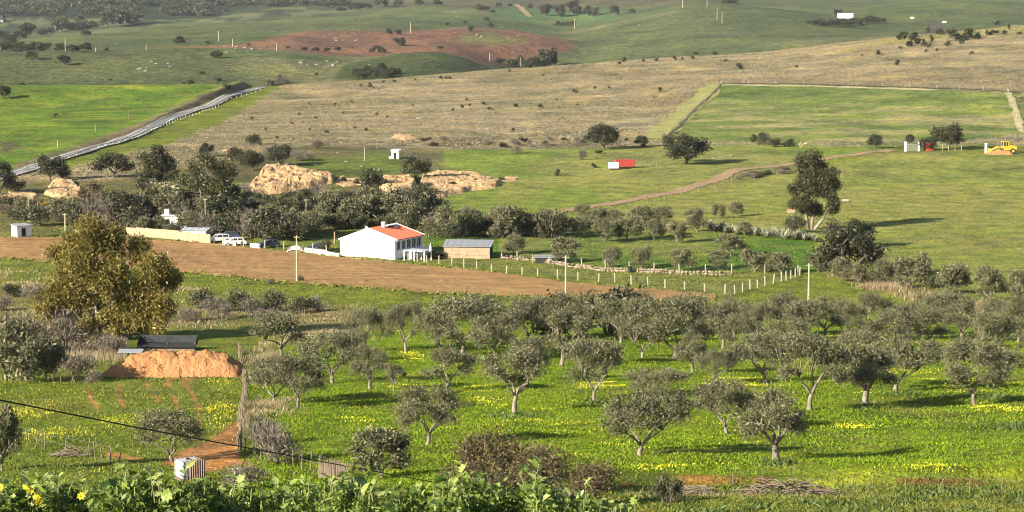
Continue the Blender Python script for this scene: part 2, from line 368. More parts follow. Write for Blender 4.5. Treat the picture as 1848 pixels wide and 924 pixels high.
blend(BRN, ss(sdpoly([(0, 255), (30, 258), (40, 268), (0, 278)], qx, qy), -3, 3) * .8 * (T > 14) * (T < I_R1))
# far country
farm = T > I_R1 + .6
blend(FARG, farm * 1.0); blend(FARO, farm * ss(fbm(GX / 90, GY / 120, 77), .45, .6) * .9); blend(FARG * .7, farm * ss(fbm(GX / 300, GY / 300, 83), .5, .62) * .7)
fn = fbm(GX / 40, GY / 80, 87)
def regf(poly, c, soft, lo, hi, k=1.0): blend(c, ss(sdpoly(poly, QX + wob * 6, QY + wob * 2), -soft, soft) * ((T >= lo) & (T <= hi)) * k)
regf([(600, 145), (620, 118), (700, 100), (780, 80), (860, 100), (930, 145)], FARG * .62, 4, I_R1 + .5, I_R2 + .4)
regf([(0, 96), (320, 86), (440, 80), (500, 66), (560, 54), (700, 57), (760, 52), (850, 46), (930, 50), (1010, 64), (1050, 85), (900, 118), (780, 112), (700, 104), (560, 100), (420, 97), (250, 92)], REDS, 3, I_R2 + .3, 24, .95)
blend(REDS * .72, farm * ss(fn, .5, .6) * .5 * ss(sdpoly([(430, 80), (560, 54), (850, 46), (1010, 64), (1050, 90), (900, 118), (700, 104)], QX, QY), -2, 4) * (T > I_R2) * (T < 24.2))
regf([(840, 62), (880, 58), (960, 74), (900, 82), (820, 74)], FARG * 1.2, 5, I_R2 + .3, 24, .7)
regf([(1060, 60), (1228, 20), (1500, 90), (1300, 110), (1000, 125)], L3((.085, .098, .04)), 18, I_R1 + .5, 26, .7)
regf([(880, 16), (1130, 16), (1100, 40), (900, 42)], L3((.065, .115, .04)), 4, 25, 28, .8)
regf([(500, 4), (1230, -4), (1230, 10), (900, 12), (620, 10)], L3((.085, .058, .045)), 4, 26.5, 29, .5)
blend(FOR, (T > 27.0) * ss(-QX, -560, -380) * 1.0); blend(FOR, (T > 26.6) * ss(fn, .52, .58) * ss(-QX, -800, -500) * .9)
regf([(1228, 5), (1500, 5), (1848, -5), (1848, 50), (1500, 60), (1228, 40)], FARG * .85, 10, I_R1 + .6, 29, .6)
regf([(1668, 62), (1680, 34), (1690, 34), (1712, 62)], L3((.075, .05, .05)), 3, I_R1 + .6, 29, .6)

C = np.clip(C, .005, .8)
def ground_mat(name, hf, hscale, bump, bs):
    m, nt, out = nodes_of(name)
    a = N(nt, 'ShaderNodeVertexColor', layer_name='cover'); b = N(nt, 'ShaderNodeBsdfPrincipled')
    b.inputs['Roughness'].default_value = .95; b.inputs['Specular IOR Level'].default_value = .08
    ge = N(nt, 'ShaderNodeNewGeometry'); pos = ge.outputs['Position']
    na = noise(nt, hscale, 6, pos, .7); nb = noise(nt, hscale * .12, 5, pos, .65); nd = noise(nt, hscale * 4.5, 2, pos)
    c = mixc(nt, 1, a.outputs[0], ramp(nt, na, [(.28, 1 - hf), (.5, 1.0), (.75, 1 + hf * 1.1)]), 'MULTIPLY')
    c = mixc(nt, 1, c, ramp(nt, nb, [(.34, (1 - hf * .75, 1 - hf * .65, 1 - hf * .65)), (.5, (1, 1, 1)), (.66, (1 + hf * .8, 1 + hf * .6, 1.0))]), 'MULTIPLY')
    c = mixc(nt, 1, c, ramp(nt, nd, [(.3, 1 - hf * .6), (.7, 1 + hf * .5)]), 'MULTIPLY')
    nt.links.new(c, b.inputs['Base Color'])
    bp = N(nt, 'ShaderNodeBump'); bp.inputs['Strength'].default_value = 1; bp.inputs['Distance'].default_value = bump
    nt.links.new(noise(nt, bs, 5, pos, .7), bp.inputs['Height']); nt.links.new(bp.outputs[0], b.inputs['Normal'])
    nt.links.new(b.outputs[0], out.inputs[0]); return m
def terrain(name, t0, t1, m):
    r0 = int(np.searchsorted(tt, t0)); r1 = min(nr - 1, int(np.searchsorted(tt, t1)))
    n = r1 - r0 + 1; V = np.stack([GX[r0:r1 + 1], GY[r0:r1 + 1], GZ[r0:r1 + 1]], -1).reshape(-1, 3)
    i = (np.arange(n - 1)[:, None] * nc + np.arange(nc - 1)[None]).ravel()
    Q = np.stack([i, i + 1, i + 1 + nc, i + nc], -1)
    me = np_mesh(name, V, Q, m, True)
    ca = me.color_attributes.new('cover', 'FLOAT_COLOR', 'POINT')
    ca.data.foreach_set('color', np.concatenate([C[r0:r1 + 1].reshape(-1, 3), np.ones((n * nc, 1))], 1).astype(np.float32).ravel())
    return tag(obj(name, me), kind='structure')
terrain('meadow', 0, 15, ground_mat('meadow_grass', .60, 1.6, .4, 2.4))
terrain('hillside', 15, I_R1 + 1, ground_mat('hillside_grass', .55, .5, 1.0, .9))
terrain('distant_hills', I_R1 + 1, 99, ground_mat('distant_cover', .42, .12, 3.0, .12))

def scatter_cells(mask, n, tlo, thi):
    """n random ground points, even in world area, where mask (per grid vertex) is high"""
    r0 = int(np.searchsorted(tt, tlo)); r1 = int(np.searchsorted(tt, thi))
    X, Y = GX[r0:r1 + 1], GY[r0:r1 + 1]
    area = np.abs((X[:-1, 1:] - X[:-1, :-1]) * (Y[1:, :-1] - Y[:-1, :-1])) * mask[r0:r1, :-1]
    vis = (QX[r0:r1, :-1] > -80) & (QX[r0:r1, :-1] < 1930) & (QY[r0:r1, :-1] < 960); p = (area * vis).ravel(); p /= p.sum()
    k = rng.choice(len(p), n, p=p); i = k // (nc - 1) + r0; j = k % (nc - 1); u = rng.random(n); v = rng.random(n)
    B = lambda G: (G[i, j] * (1 - u) + G[i, j + 1] * u) * (1 - v) + (G[i + 1, j] * (1 - u) + G[i + 1, j + 1] * u) * v
    return np.stack([B(GX), B(GY), B(GZ)], -1)
def drape(name, m, bottom, top, nx, ny, dz=.06, rough=1.5, relief=None):
    xs = np.linspace(bottom[0][0], bottom[-1][0], nx); V = []
    bx, by = zip(*bottom); tx, ty = zip(*top)
    for i, x in enumerate(xs):
        s = (x - bx[0]) / (bx[-1] - bx[0]); x2 = tx[0] + s * (tx[-1] - tx[0])
        yb = np.interp(x, bx, by) + rough * (vnoise(np.array([x / 9.]), np.array([1.]), 3)[0] - .5) * 2
        yt = np.interp(x2, tx, ty) + rough * .6 * (vnoise(np.array([x / 7.]), np.array([5.]), 4)[0] - .5) * 2
        for j in range(ny):
            v = j / (ny - 1); p = at(x + (x2 - x) * v, yb + (yt - yb) * v); z = p.z + dz
            if relief and 0 < j < ny - 1: z += relief(p.x, p.y)
            V.append((p.x, p.y, z))
    i = (np.arange(nx - 1)[:, None] * ny + np.arange(ny - 1)[None]).ravel()
    return tag(obj(name, np_mesh(name, V, np.stack([i, i + ny, i + ny + 1, i + 1], -1), m, True)), kind='structure')
def strip(name, m, pix, width, dz=.08, nsub=8, rmin=0, off=0., edge=0.):
    P = [at(*p, rmin) if len(p) == 2 else Vector(p) for p in pix]; W = []
    for i in range(len(P) - 1):
        for k in range(nsub):
            t = k / nsub; p0 = P[max(i - 1, 0)]; p1 = P[i]; p2 = P[i + 1]; p3 = P[min(i + 2, len(P) - 1)]
            W.append(.5 * ((2 * p1) + (p2 - p0) * t + (2 * p0 - 5 * p1 + 4 * p2 - p3) * t * t + (3 * p1 - p0 - 3 * p2 + p3) * t ** 3))
    W.append(P[-1]); V = []; nn = 5
    for i, p in enumerate(W):
        d = W[min(i + 1, len(W) - 1)] - W[max(i - 1, 0)]; d.z = 0; d.normalize(); s = Vector((d.y, -d.x, 0))
        zs = [ground(p.x + s.x * (off + w * width / 2), p.y + s.y * (off + w * width / 2)) for w in (-1, 0, 1)]
        zz = sum(zs) / 3 if edge < 0 else None
        for k in range(nn):
            w = -1 + 2 * k / (nn - 1); e = (R.random() - .5) * edge if edge > 0 and k in (0, nn - 1) else 0
            q = p + s * (off + w * width / 2 + e); z = zz if zz is not None else max(ground(q.x, q.y), 0)
            V.append((q.x, q.y, z + dz - (.0 if abs(w) < 1 else .0)))
    i = (np.arange(len(W) - 1)[:, None] * nn + np.arange(nn - 1)[None]).ravel()
    me = np_mesh(name, V, np.stack([i, i + 1, i + nn + 1, i + nn], -1), m, True)
    return tag(obj(name, me), kind='structure'), W

# ------------------------------------------------------------------ fields, roads, tracks
M_plough = None
def plough_mat():
    m, nt, out = nodes_of('ploughed_earth'); b = N(nt, 'ShaderNodeBsdfPrincipled'); b.inputs['Roughness'].default_value = .95; b.inputs['Specular IOR Level'].default_value = .1
    ge = N(nt, 'ShaderNodeNewGeometry'); mp = N(nt, 'ShaderNodeMapping'); mp.inputs['Scale'].default_value = (.05, 1.0, 1); mp.inputs['Rotation'].default_value = (0, 0, .12)
    nt.links.new(ge.outputs['Position'], mp.inputs[0])
    c = ramp(nt, noise(nt, .9, 6, mp.outputs[0], .7), [(.32, (.170, .096, .042)), (.5, (.265, .156, .066)), (.68, (.345, .225, .096))])
    c = mixc(nt, 1, c, ramp(nt, noise(nt, .03, 3, ge.outputs['Position']), [(.3, (.88, .82, .80)), (.7, (1.1, 1.12, 1.05))]), 'MULTIPLY')
    c = mixc(nt, 1, c, ramp(nt, noise(nt, 2.2, 4, ge.outputs['Position'], .7), [(.3, .72), (.7, 1.22)]), 'MULTIPLY')
    nt.links.new(c, b.inputs['Base Color']); bp = N(nt, 'ShaderNodeBump'); bp.inputs['Strength'].default_value = 1; bp.inputs['Distance'].default_value = .25
    nt.links.new(noise(nt, 1.6, 5, mp.outputs[0], .7), bp.inputs['Height']); nt.links.new(bp.outputs[0], b.inputs['Normal']); nt.links.new(b.outputs[0], out.inputs[0]); return m
drape('ploughed_field', plough_mat(), [(-300, 455), (0, 466), (330, 492), (540, 512), (800, 530), (1050, 540), (1180, 544), (1292, 538)],
      [(-300, 422), (0, 428), (230, 430), (380, 439), (600, 463), (860, 488), (1050, 512), (1292, 532)], 330, 34, .09, rough=2.6,
      relief=lambda x, y: .05 * math.sin((y + .1 * x) * 3.1))
M_track = mat('track_earth', (.25, .165, .085), .3, .6, .95, .1, 2.)
M_asph = mat('asphalt', (.15, .145, .135), .2, .8, .8)
M_white = mat('white_paint', (.80, .80, .78), .06, 1.5, .6)
M_verge = mat('pale_verge_gravel', (.24, .22, .18), .25, .5, .95)
strip('dirt_track', M_track, [(940, 402), (985, 388), (1060, 374), (1160, 357), (1230, 344), (1290, 326), (1330, 307), (1400, 300), (1470, 290), (1540, 280), (1610, 271)], 3.7, .1, 10, edge=1.0)
ROADP = [(-60, 338), (18, 317), (100, 290), (170, 268), (250, 242), (330, 206), (400, 180), (440, 166), (478, 158)]
rd, RW = strip('road', M_asph, ROADP, 3.6, .3, 8, edge=-1, rmin=14)
strip('road_verge', M_verge, ROADP, .7, .34, 8, edge=-1, rmin=14, off=2.15); strip('road_verge', M_verge, ROADP, .6, .34, 8, edge=-1, rmin=14, off=-2.1)
for o_ in (-1.6, 1.6, 0): strip('road_marking', M_white, ROADP, .22 if o_ else .15, .31, 8, edge=-1, rmin=14, off=o_)
strip('dirt_road', M_track, [(933, 9), (943, 18), (955, 31)], 9, .6, 6, rmin=26)

M_pale = mat('pale_margin_grass', (.30, .26, .13), .35, .2, .95, .1, 1.); M_ylw = mat('yellow_green_margin', (.22, .215, .06), .35, .15, .95, .1, 1.); M_ditch = mat('ditch_scrub', (.05, .055, .025), .4, .5, .95, .3, 1.)
strip('field_margin', M_pale, [(1304, 154), (1400, 155), (1500, 157), (1600, 160), (1690, 163)], 4.0, .12, 10, rmin=15, edge=2)
strip('field_margin', M_ditch, [(1302, 151), (1400, 152), (1500, 154), (1690, 160), (1840, 168)], 2.0, .16, 12, rmin=15, edge=1.5)
strip('field_margin', M_ylw, [(1180, 250), (1215, 222), (1250, 190), (1294, 152)], 9, .12, 10, rmin=15, edge=3)
strip('field_margin', M_ditch, [(1200, 250), (1222, 231), (1260, 193), (1302, 153)], 1.1, .2, 10, rmin=15, edge=1.)
strip('field_margin', M_pale, [(1846, 240), (1834, 204), (1820, 167)], 2.2, .12, 10, rmin=15, edge=1)
# ------------------------------------------------------------------ plants: generators
def unit(v): return v / np.linalg.norm(v, axis=1, keepdims=True)
def leaf_cloud(blobs, n, ln, wd, seed, droop=0., shell=.45, up=.25, feather=.22):
    """n rhombic leaf sprays spread through ellipsoidal clumps (x, y, z, rx, ry, rz)"""
    g = np.random.default_rng(seed); B = np.array(blobs, float); w = (B[:, 3] * B[:, 4] * B[:, 5]) ** .67; w /= w.sum()
    k = g.choice(len(B), n, p=w); d = unit(g.normal(size=(n, 3))); r = g.random(n) ** shell
    r = r * (1 + feather * g.normal(size=n).clip(-1.5, 1.8)); P = B[k, :3] + d * r[:, None] * B[k, 3:6]
    ax = unit(d * .6 + g.normal(size=(n, 3)) * .75 + np.array([0, 0, up - droop])); nn = unit(np.cross(ax, g.normal(size=(n, 3))) + d * .35)
    sd = unit(np.cross(ax, nn)); L = ln * (.6 + .8 * g.random(n))[:, None]; W = wd * (.6 + .8 * g.random(n))[:, None]
    V = np.stack([P - ax * L * .5, P + sd * W * .5, P + ax * L * .5, P - sd * W * .5], 1).reshape(-1, 3)
    rnd = np.clip(.5 + .22 * g.normal(size=n) + .18 * (hash2(k, k * 0, seed) - .5) * 2, 0, 1)
    return V, np.arange(4 * n).reshape(n, 4), rnd
def crown_mesh(name, blobs, n, ln, wd, seed, m, **k):
    V, Q, rnd = leaf_cloud(blobs, n, ln, wd, seed, **k); V[:, 2] = np.maximum(V[:, 2], .02)
    me = np_mesh(name, V, Q, m); face_attr(me, 'rnd', rnd); return me
def top_of(me):
    v = np.empty(len(me.vertices) * 3, np.float32); me.vertices.foreach_get('co', v); return float(np.percentile(v[2::3], 97))
def limb(mb, a, b, r0, r1, rnd, bow=.12, n=5, seg=6):
    a = Vector(a); b = Vector(b); L = (b - a).length; o = Vector((rnd.uniform(-1, 1), rnd.uniform(-1, 1), rnd.uniform(-.2, .6))) * L * bow
    P = [a.lerp(b, t) + o * math.sin(math.pi * t) for t in [i / (n - 1) for i in range(n)]]
    mb.tube(P, [r0 + (r1 - r0) * i / (n - 1) for i in range(n)], seg); return P
M_bark_olive = mat('olive_bark', (.175, .15, .11), .6, 4, .95, .03, 12, stretch=(1, 1, .3))
M_bark_dark = mat('oak_bark', (.11, .09, .07), .4, 4, .95, .03, 12)
M_bark_euc = mat('eucalyptus_bark', (.22, .185, .145), .45, 1.3, .8, .02, 6, stretch=(1, 1, .25))
ML_olive = leaf_mat('olive_leaves', [(.032, .034, .011), (.068, .069, .026), (.110, .107, .045), (.22, .21, .11)], .22, .5, (.15, .144, .078), .35)
ML_oak = leaf_mat('oak_leaves', [(.013, .016, .006), (.027, .031, .011), (.045, .048, .019), (.072, .073, .032)], .12, .5)
ML_gold = leaf_mat('golden_eucalyptus_leaves', [(.058, .052, .011), (.128, .108, .019), (.196, .160, .030), (.29, .238, .066)], .3, .45)
ML_euc = leaf_mat('eucalyptus_leaves', [(.020, .024, .009), (.042, .046, .016), (.070, .072, .026), (.112, .108, .044)], .2, .45)
ML_bramble = leaf_mat('bramble_leaves', [(.055, .035, .018), (.085, .057, .028), (.105, .085, .035), (.14, .115, .055)], .2)
ML_grey = leaf_mat('bare_twigs', [(.065, .055, .04), (.11, .092, .068), (.15, .128, .095), (.19, .165, .12)], .1, .8)
ML_yel = leaf_mat('yellow_leaves', [(.16, .11, .02), (.25, .17, .03), (.33, .24, .05)], .3)
ML_scrub = leaf_mat('scrub_leaves', [(.025, .028, .011), (.048, .050, .021), (.074, .073, .034), (.11, .105, .056)], .12)
ML_green = leaf_mat('bright_leaves', [(.04, .065, .012), (.075, .11, .02), (.11, .15, .03)], .3)
ML_agave = leaf_mat('agave_leaves', [(.13, .14, .085), (.19, .195, .12), (.27, .26, .17)], .05, .6)

def vase_tree(name, seed, H, W, n, ln, wd, lm, bm_, nb=13, fork=.2, rt=.2, cz=.64, rz=.24, br=.2, dense=1., **k):
    rnd = random.Random(seed); mb = MB(); blobs = []; lean = Vector((rnd.uniform(-.3, .3), rnd.uniform(-.2, .2), 0)) * H * .12
    f = lean + Vector((0, 0, H * fork)); limb(mb, (0, 0, -.25), f, rt * 1.25, rt * .8, rnd, .08)
    nl = rnd.choice((3, 4, 4)); ph = rnd.uniform(0, 6.28); ends = []
    for i in range(nl):
        a = ph + i * 6.283 / nl + rnd.uniform(-.35, .35); rr = W * rnd.uniform(.15, .24)
        e = f + Vector((math.cos(a) * rr, math.sin(a) * rr, H * rnd.uniform(.2, .3))); limb(mb, f, e, rt * .6, rt * .33, rnd, .16); ends.append((e, a))
    for i in range(nb):
        e, a = ends[i % nl]; u = rnd.uniform(-1, 1); aa = a + rnd.uniform(-1.0, 1.0); rr = W * .5 * math.sqrt(rnd.uniform(.05, 1)) * .72
        zt = H * (cz + rz * (rnd.uniform(-1.0, 1.0) if rr > W * .2 else rnd.uniform(.2, 1.0)) * math.sqrt(max(.15, 1 - (rr / (W * .42)) ** 2)))
        c = Vector((math.cos(aa) * rr, math.sin(aa) * rr, zt)) + lean; limb(mb, e, c, rt * .3, rt * .07, rnd, .14, 4, 5)
        q = W * br * rnd.uniform(.65, 1.15); blobs.append((c.x, c.y, c.z, q, q, q * rnd.uniform(.62, .85)))
    cm = crown_mesh(name + '_crown', blobs, n, ln, wd, seed, lm, **k); return mb.mesh(name + '_trunk', bm_, True), cm, top_of(cm)
def blob_shrub(name, seed, H, W, n, ln, wd, lm, nb=9, **k):
    rnd = random.Random(seed); mb = MB(); blobs = []
    for i in range(nb):
        a = rnd.uniform(0, 6.28); rr = W * .33 * math.sqrt(rnd.random()); q = W * rnd.uniform(.16, .26); z = H * rnd.uniform(.3, .8) * (1 - .5 * (rr / (W * .4)) ** 2)
        c = Vector((math.cos(a) * rr, math.sin(a) * rr, z)); limb(mb, (c.x * .2, c.y * .2, -.1), c, .05 * W / 3, .015, rnd, .1, 4, 4); blobs.append((c.x, c.y, z, q, q, min(q, H * .35)))
    cm = crown_mesh(name + '_crown', blobs, n, ln, wd, seed, lm, **k); return mb.mesh(name + '_stem', M_bark_dark, True), cm, top_of(cm)
def tree_obj(name, proto, loc, sc, label, cat, group=None, rz=None, parts=('trunk', 'crown'), wide=1.0):
    o = empty(name, loc, R.uniform(0, 6.28) if rz is None else rz); o.scale = (sc * wide * R.uniform(.92, 1.08), sc * wide * R.uniform(.92, 1.08), sc); o.rotation_euler[0] = R.gauss(0, .03); o.rotation_euler[1] = R.gauss(0, .03)
    obj(parts[0], proto[0], o); obj(parts[1], proto[1], o); return tag(o, label, cat, group)
def put(name, proto, px, py, hpx, label, cat, group=None, wide=1.0, rmin=0, parts=('trunk', 'crown'), rz=None):
    p = at(px, py, rmin); return tree_obj(name, proto, p, hpx * mpp(p.y) / proto[2], label, cat, group, rz, parts, wide)

OL = [vase_tree('olive', 100 + i, 4.4, (4.6, 6.4, 5.2, 5.8, 4.4, 6.0, 5.0, 6.8, 5.4)[i], (9500, 8200, 10500, 9000, 7800, 10000, 8600, 9500, 11000)[i], .20, .06, ML_olive, M_bark_olive, nb=(16, 26, 21, 30, 13, 24, 18, 28, 22)[i], fork=(.22, .13, .18, .1, .27, .15, .2, .12, .17)[i], rt=R.uniform(.12, .2), br=(.17, .125, .16, .13, .18, .14, .15, .115, .17)[i], cz=(.62, .55, .6, .54, .66, .57, .6, .55, .58)[i], rz=(.3, .26, .34, .36, .26, .3, .36, .24, .32)[i], shell=.6, feather=.36) for i in range(9)]
OLs = [vase_tree('young_olive', 130 + i, 3.2, 2.8, 2000, .22, .08, ML_olive, M_bark_olive, nb=12, fork=.32, rt=.08, br=.17, cz=.66) for i in range(2)]
OLm = [vase_tree('olive_round', 150 + i, 4.0, 5.0, 3600, .32, .13, ML_olive, M_bark_olive, nb=20, fork=.1, rt=.13, br=.18, cz=.5, rz=.38) for i in range(4)]
OKs = [vase_tree('holm_oak', 170 + i, 6.0, 8.2, 4200, .42, .22, ML_oak, M_bark_dark, nb=22, fork=.14, rt=.22, br=.17, cz=.56, rz=.34) for i in range(4)]
SC = [blob_shrub('scrub', 190 + i, 3.0, 4.2, 1500, .32, .14, ML_scrub) for i in range(4)]
SCd = [blob_shrub('dark_scrub', 200 + i, 3.6, 4.4, 1600, .34, .17, ML_oak, nb=11) for i in range(3)]
SCg = [blob_shrub('grey_scrub', 210 + i, 2.4, 3.4, 1300, .42, .05, ML_grey, up=.8) for i in range(3)]
BR = [blob_shrub('bramble', 220 + i, 2.2, 3.2, 3600, .16, .055, ML_bramble, nb=12) for i in range(3)]
SM = [blob_shrub('hill_bush', 230 + i, 1.6, 2.0, 260, .34, .2, ML_oak, nb=6) for i in range(3)]
FT = [vase_tree('far_tree', 240 + i, 8.0, 10.5, 1700, .95, .5, ML_oak, M_bark_dark, nb=18, fork=.14, rt=.3, br=.2, cz=.46, rz=.42) for i in range(4)]
YB = blob_shrub('yellow_bush', 260, 2.4, 3.0, 900, .3, .13, ML_yel)
GB = blob_shrub('green_bush', 261, 2.0, 3.2, 900, .28, .14, ML_green)

def where(tab, px): return next(w for x, w in tab if px < x)
# ------------------------------------------------------------------ the olive grove
G_ol = 'olive trees of the grove'
grove = [ # base px, base py, height px, variant, wide, what sets it apart
 (1400, 830, 112, 0, 1.1, 'broad olive tree with stout pale trunk above the brushwood pile'),
 (1157, 823, 104, 1, 1.08, 'olive tree with forked trunk above the bare soil bank'),
 (770, 803, 98, 2, .98, 'round olive tree on the bare earth beside the brown brambles'),
 (1313, 782, 86, 3, .98, 'sprawling olive tree with low drooping branches behind the broad olive'),
 (930, 746, 106, 4, 1.0, 'open crowned olive tree with forked trunk in the mid grove'),
 (1070, 724, 104, 5, .75, 'tall narrow olive tree with bright trunk and two stacked crowns'),
 (808, 708, 74, 6, 1.1, 'dark spreading olive tree near the yellow flower patch'),
 (710, 714, 54, 'y0', .8, 'young thin olive tree with small pale crown'),
 (668, 702, 72, 0, .85, 'small olive tree with bent trunk beside the young olive'),
 (601, 692, 84, 1, .9, 'olive tree with slender straight trunk near the clay heap fence'),
 (540, 735, 88, 2, .95, 'leaning olive tree sharing its crown with its neighbour by the stick fence'),
 (492, 728, 78, 3, .95, 'olive tree overlapping the leaning olive by the stick fence'),
 (512, 655, 84, 4, 1.18, 'wide olive tree above dry grass at the corner of the grove'),
 (1185, 736, 64, 5, 1.25, 'low olive tree with bright forked trunk behind the bank olive'),
 (1462, 740, 126, 6, .98, 'largest dark olive tree with dense crown and hidden trunk'),
 (1562, 730, 100, 0, 1.1, 'olive tree with white trunk ringed by dark leafy weeds'),
 (1618, 706, 88, 1, 1.1, 'olive tree leaning over the yellow flowers beside the white trunked olive'),
 (1760, 732, 108, 2, .92, 'olive tree with white fork of three limbs by the stone edged ditch'),
 (1216, 648, 100, 3, 1.0, 'old olive tree with thick gnarled white trunk'),
 (1012, 660, 92, 4, .9, 'tall grey olive tree with thin trunk in the back of the grove'),
 (838, 642, 98, 5, 1.05, 'dense grey olive tree with bent bare trunk in the back of the grove')]
for px, py, h, v, w, lab in grove:
    pr = OLs[int(v[1])] if isinstance(v, str) else OL[v]
    put('olive_tree', pr, px, py, h * 1.06, lab, 'olive tree', G_ol, w * 1.06)
for px, py, h, v, w in [(660, 634, 76, 5, .8), (733, 637, 88, 6, .82), (1290, 694, 62, 1, .9), (1610, 642, 78, 3, 1.15), (1680, 634, 76, 4, 1.0), (1785, 662, 96, 6, .95), (1304, 628, 80, 2, 1.0),
                        (1250, 672, 70, 0, .9), (1380, 690, 84, 1, 1.0), (1420, 660, 80, 2, 1.0), (1545, 668, 70, 5, 1.0), (1340, 650, 76, 6, .9), (1810, 690, 60, 3, .9), (1090, 690, 74, 2, .9), (955, 690, 78, 3, .8)]:
    put('olive_tree', OL[v], px, py, h, 'grey green olive tree in mid grove ' + where([(800, 'behind the young thin olive'), (1000, 'behind the open crowned olive'), (1260, 'near the old gnarled olive'), (1450, 'between the gnarled and the largest olive'), (1650, 'behind the largest dark olive'), (9999, 'behind the white forked olive')], px), 'olive tree', 'middle olive trees', w)
back = [(790, 625), (870, 618), (905, 622), (950, 615), (1000, 612), (1045, 616), (1120, 618), (1150, 605), (1245, 606), (1320, 603), (1365, 612), (1405, 606), (1450, 618), (1490, 606), (1530, 616), (1570, 606), (1640, 612), (1700, 608), (1735, 618), (1790, 610), (1838, 618), (1880, 612), (1160, 645), (890, 648), (1865, 650)]
for i, (px, py) in enumerate(back):
    put('olive_tree', OL[(i * 4) % 9], px, py, R.uniform(62, 80), 'olive tree in the far rows of the grove ' + where([(900, 'below the scrub strip'), (1010, 'near the field pole'), (1150, 'beside the tall olive thicket'), (1300, 'below the plough tip'), (1440, 'below the climbing post fence'), (1530, 'by the tall cream pole'), (1720, 'below the dry grass strip'), (9999, 'under the silvery olive')], px), 'olive tree', 'far row olive trees', R.uniform(.8, 1.15))
put('shrub', SC[0], 1100, 604, 82, 'tall brushy olive thicket rising above the far rows of the grove', 'shrub', wide=1.0, parts=('stem', 'crown'))
put('shrub', SC[1], 1010, 610, 66, 'rounded olive thicket at the field side of the grove', 'shrub', wide=1.1, parts=('stem', 'crown'))

# olive by the water tank and brush along the lower edge
put('olive_tree', OL[3], 312, 832, 88, 'silvery bushy olive tree beside the water tank', 'olive tree', wide=1.12)
put('olive_tree', OLm[0], 690, 862, 86, 'thick dark olive bush below the picket fence line', 'olive tree', wide=1.05)
put('olive_tree', OLm[1], 2, 850, 112, 'dark olive bush cut by the left edge of the view above the yellow flowers', 'olive tree', wide=.55)
for px, py, h, w, l in [(885, 868, 100, .8, 'tall brown bramble bush next to the round olive'), (985, 884, 92, 1.15, 'wide brown bramble thicket with a bare twig on top'), (1058, 908, 84, 1.2, 'brown bramble thicket sloping down to the soil bank'),
                        (835, 885, 60, 1.2, 'low reddish bramble patch between the dark olive bush and the tall bramble'), (930, 905, 60, 1.2, 'low bramble tangle in front of the wide thicket')]:
    put('bramble_bush', BR[px % 3], px, py, h * .82, l, 'bush', 'bramble bushes', w, parts=('stem', 'crown'))
put('shrub', SC[2], 1205, 908, 46, 'small dark round bush beside the brushwood', 'shrub', wide=.8, parts=('stem', 'crown'))
put('shrub', SCg[0], 500, 835, 66, 'grey scrubby bush with bare twigs below the stick fence', 'shrub', wide=1.1, parts=('stem', 'crown'))
put('shrub', SCg[1], 470, 800, 46, 'low grey scrub growing against the stick fence', 'shrub', wide=1.0, parts=('stem', 'crown'))
put('shrub', SCg[2], 430, 882, 46, 'low grey green bush beside the water tank', 'shrub', wide=1.5, parts=('stem', 'crown'))
put('shrub', SCg[0], 1015, 925, 40, 'pale silvery shrub behind the leafy hedge', 'shrub', wide=1.3, parts=('stem', 'crown'))

# ------------------------------------------------------------------ trees given clump by clump
def clump_tree(name, px, py, clumps, stems, n, ln, wd, lm, bk, label, cat='tree', seed=1, depth=.6, r0=.3, **k):
    p = at(px, py); s = mpp(p.y); rnd = random.Random(seed); blobs = []; mb = MB()
    for (cx, cy, r) in clumps:
        q = r * s; y = rnd.uniform(-1, 1) * depth * 40 * s; X = (cx - px) * s; Z = (py - cy) * s
        for j in range(5):
            rr = q * rnd.uniform(.62, .95); d = Vector((rnd.gauss(0, 1), rnd.gauss(0, 1), rnd.gauss(0, 1))).normalized() * q * rnd.uniform(.3, .7)
            blobs.append((X + d.x, y + d.y, Z + d.z, rr, rr, rr * .85))
    for st in stems:
        P = [Vector(((x - px) * s, rnd.uniform(-.2, .2) * i, (py - y) * s)) for i, (x, y) in enumerate(st)]; P[0].z = -.3
        mb.tube(P, [r0 * (1 - .8 * i / (len(P) - 1)) for i in range(len(P))], 7)
    for b in blobs[::3]:
        st = R.choice(stems); a = min((Vector(((x - px) * s, 0, (py - y) * s)) for x, y in st[1:]), key=lambda v: (v - Vector(b[:3])).length)
        limb(mb, a, b[:3], r0 * .22, r0 * .05, rnd, .1, 4, 5)
    o = empty(name, p); obj('trunk', mb.mesh('trunk', bk, True), o)
    V, Q, rr = leaf_cloud(blobs, n, ln, wd, seed, **k); me = np_mesh('crown', V, Q, lm); face_attr(me, 'rnd', rr); obj('crown', me, o)
    return tag(o, label, cat)
clump_tree('eucalyptus_tree', 195, 612, [(170, 418, 32), (140, 440, 32), (195, 440, 34), (110, 470, 30), (150, 480, 40), (205, 485, 36), (105, 515, 32), (150, 525, 34), (200, 530, 30), (95, 550, 26), (130, 565, 26),
    (255, 450, 24), (280, 478, 30), (300, 505, 24), (265, 520, 34), (300, 545, 24), (255, 560, 32), (235, 590, 24), (275, 590, 26), (175, 570, 24), (290, 575, 20), (145, 592, 18), (215, 562, 24), (110, 590, 16), (240, 545, 22), (180, 500, 26), (210, 588, 20), (160, 592, 20), (190, 575, 20), (130, 540, 26), (225, 530, 22)],
    [[(185, 612), (175, 560), (165, 500), (170, 440)], [(195, 612), (205, 560), (210, 500), (200, 450)], [(205, 612), (230, 570), (260, 520), (285, 480)], [(175, 612), (150, 580), (120, 545), (105, 500)], [(205, 612), (235, 590), (270, 570)]],
    84000, .44, .14, ML_gold, M_bark_euc, 'tall golden leaved eucalyptus with pale stems above the clay heap', seed=4, droop=.7, r0=.26, shell=.5)
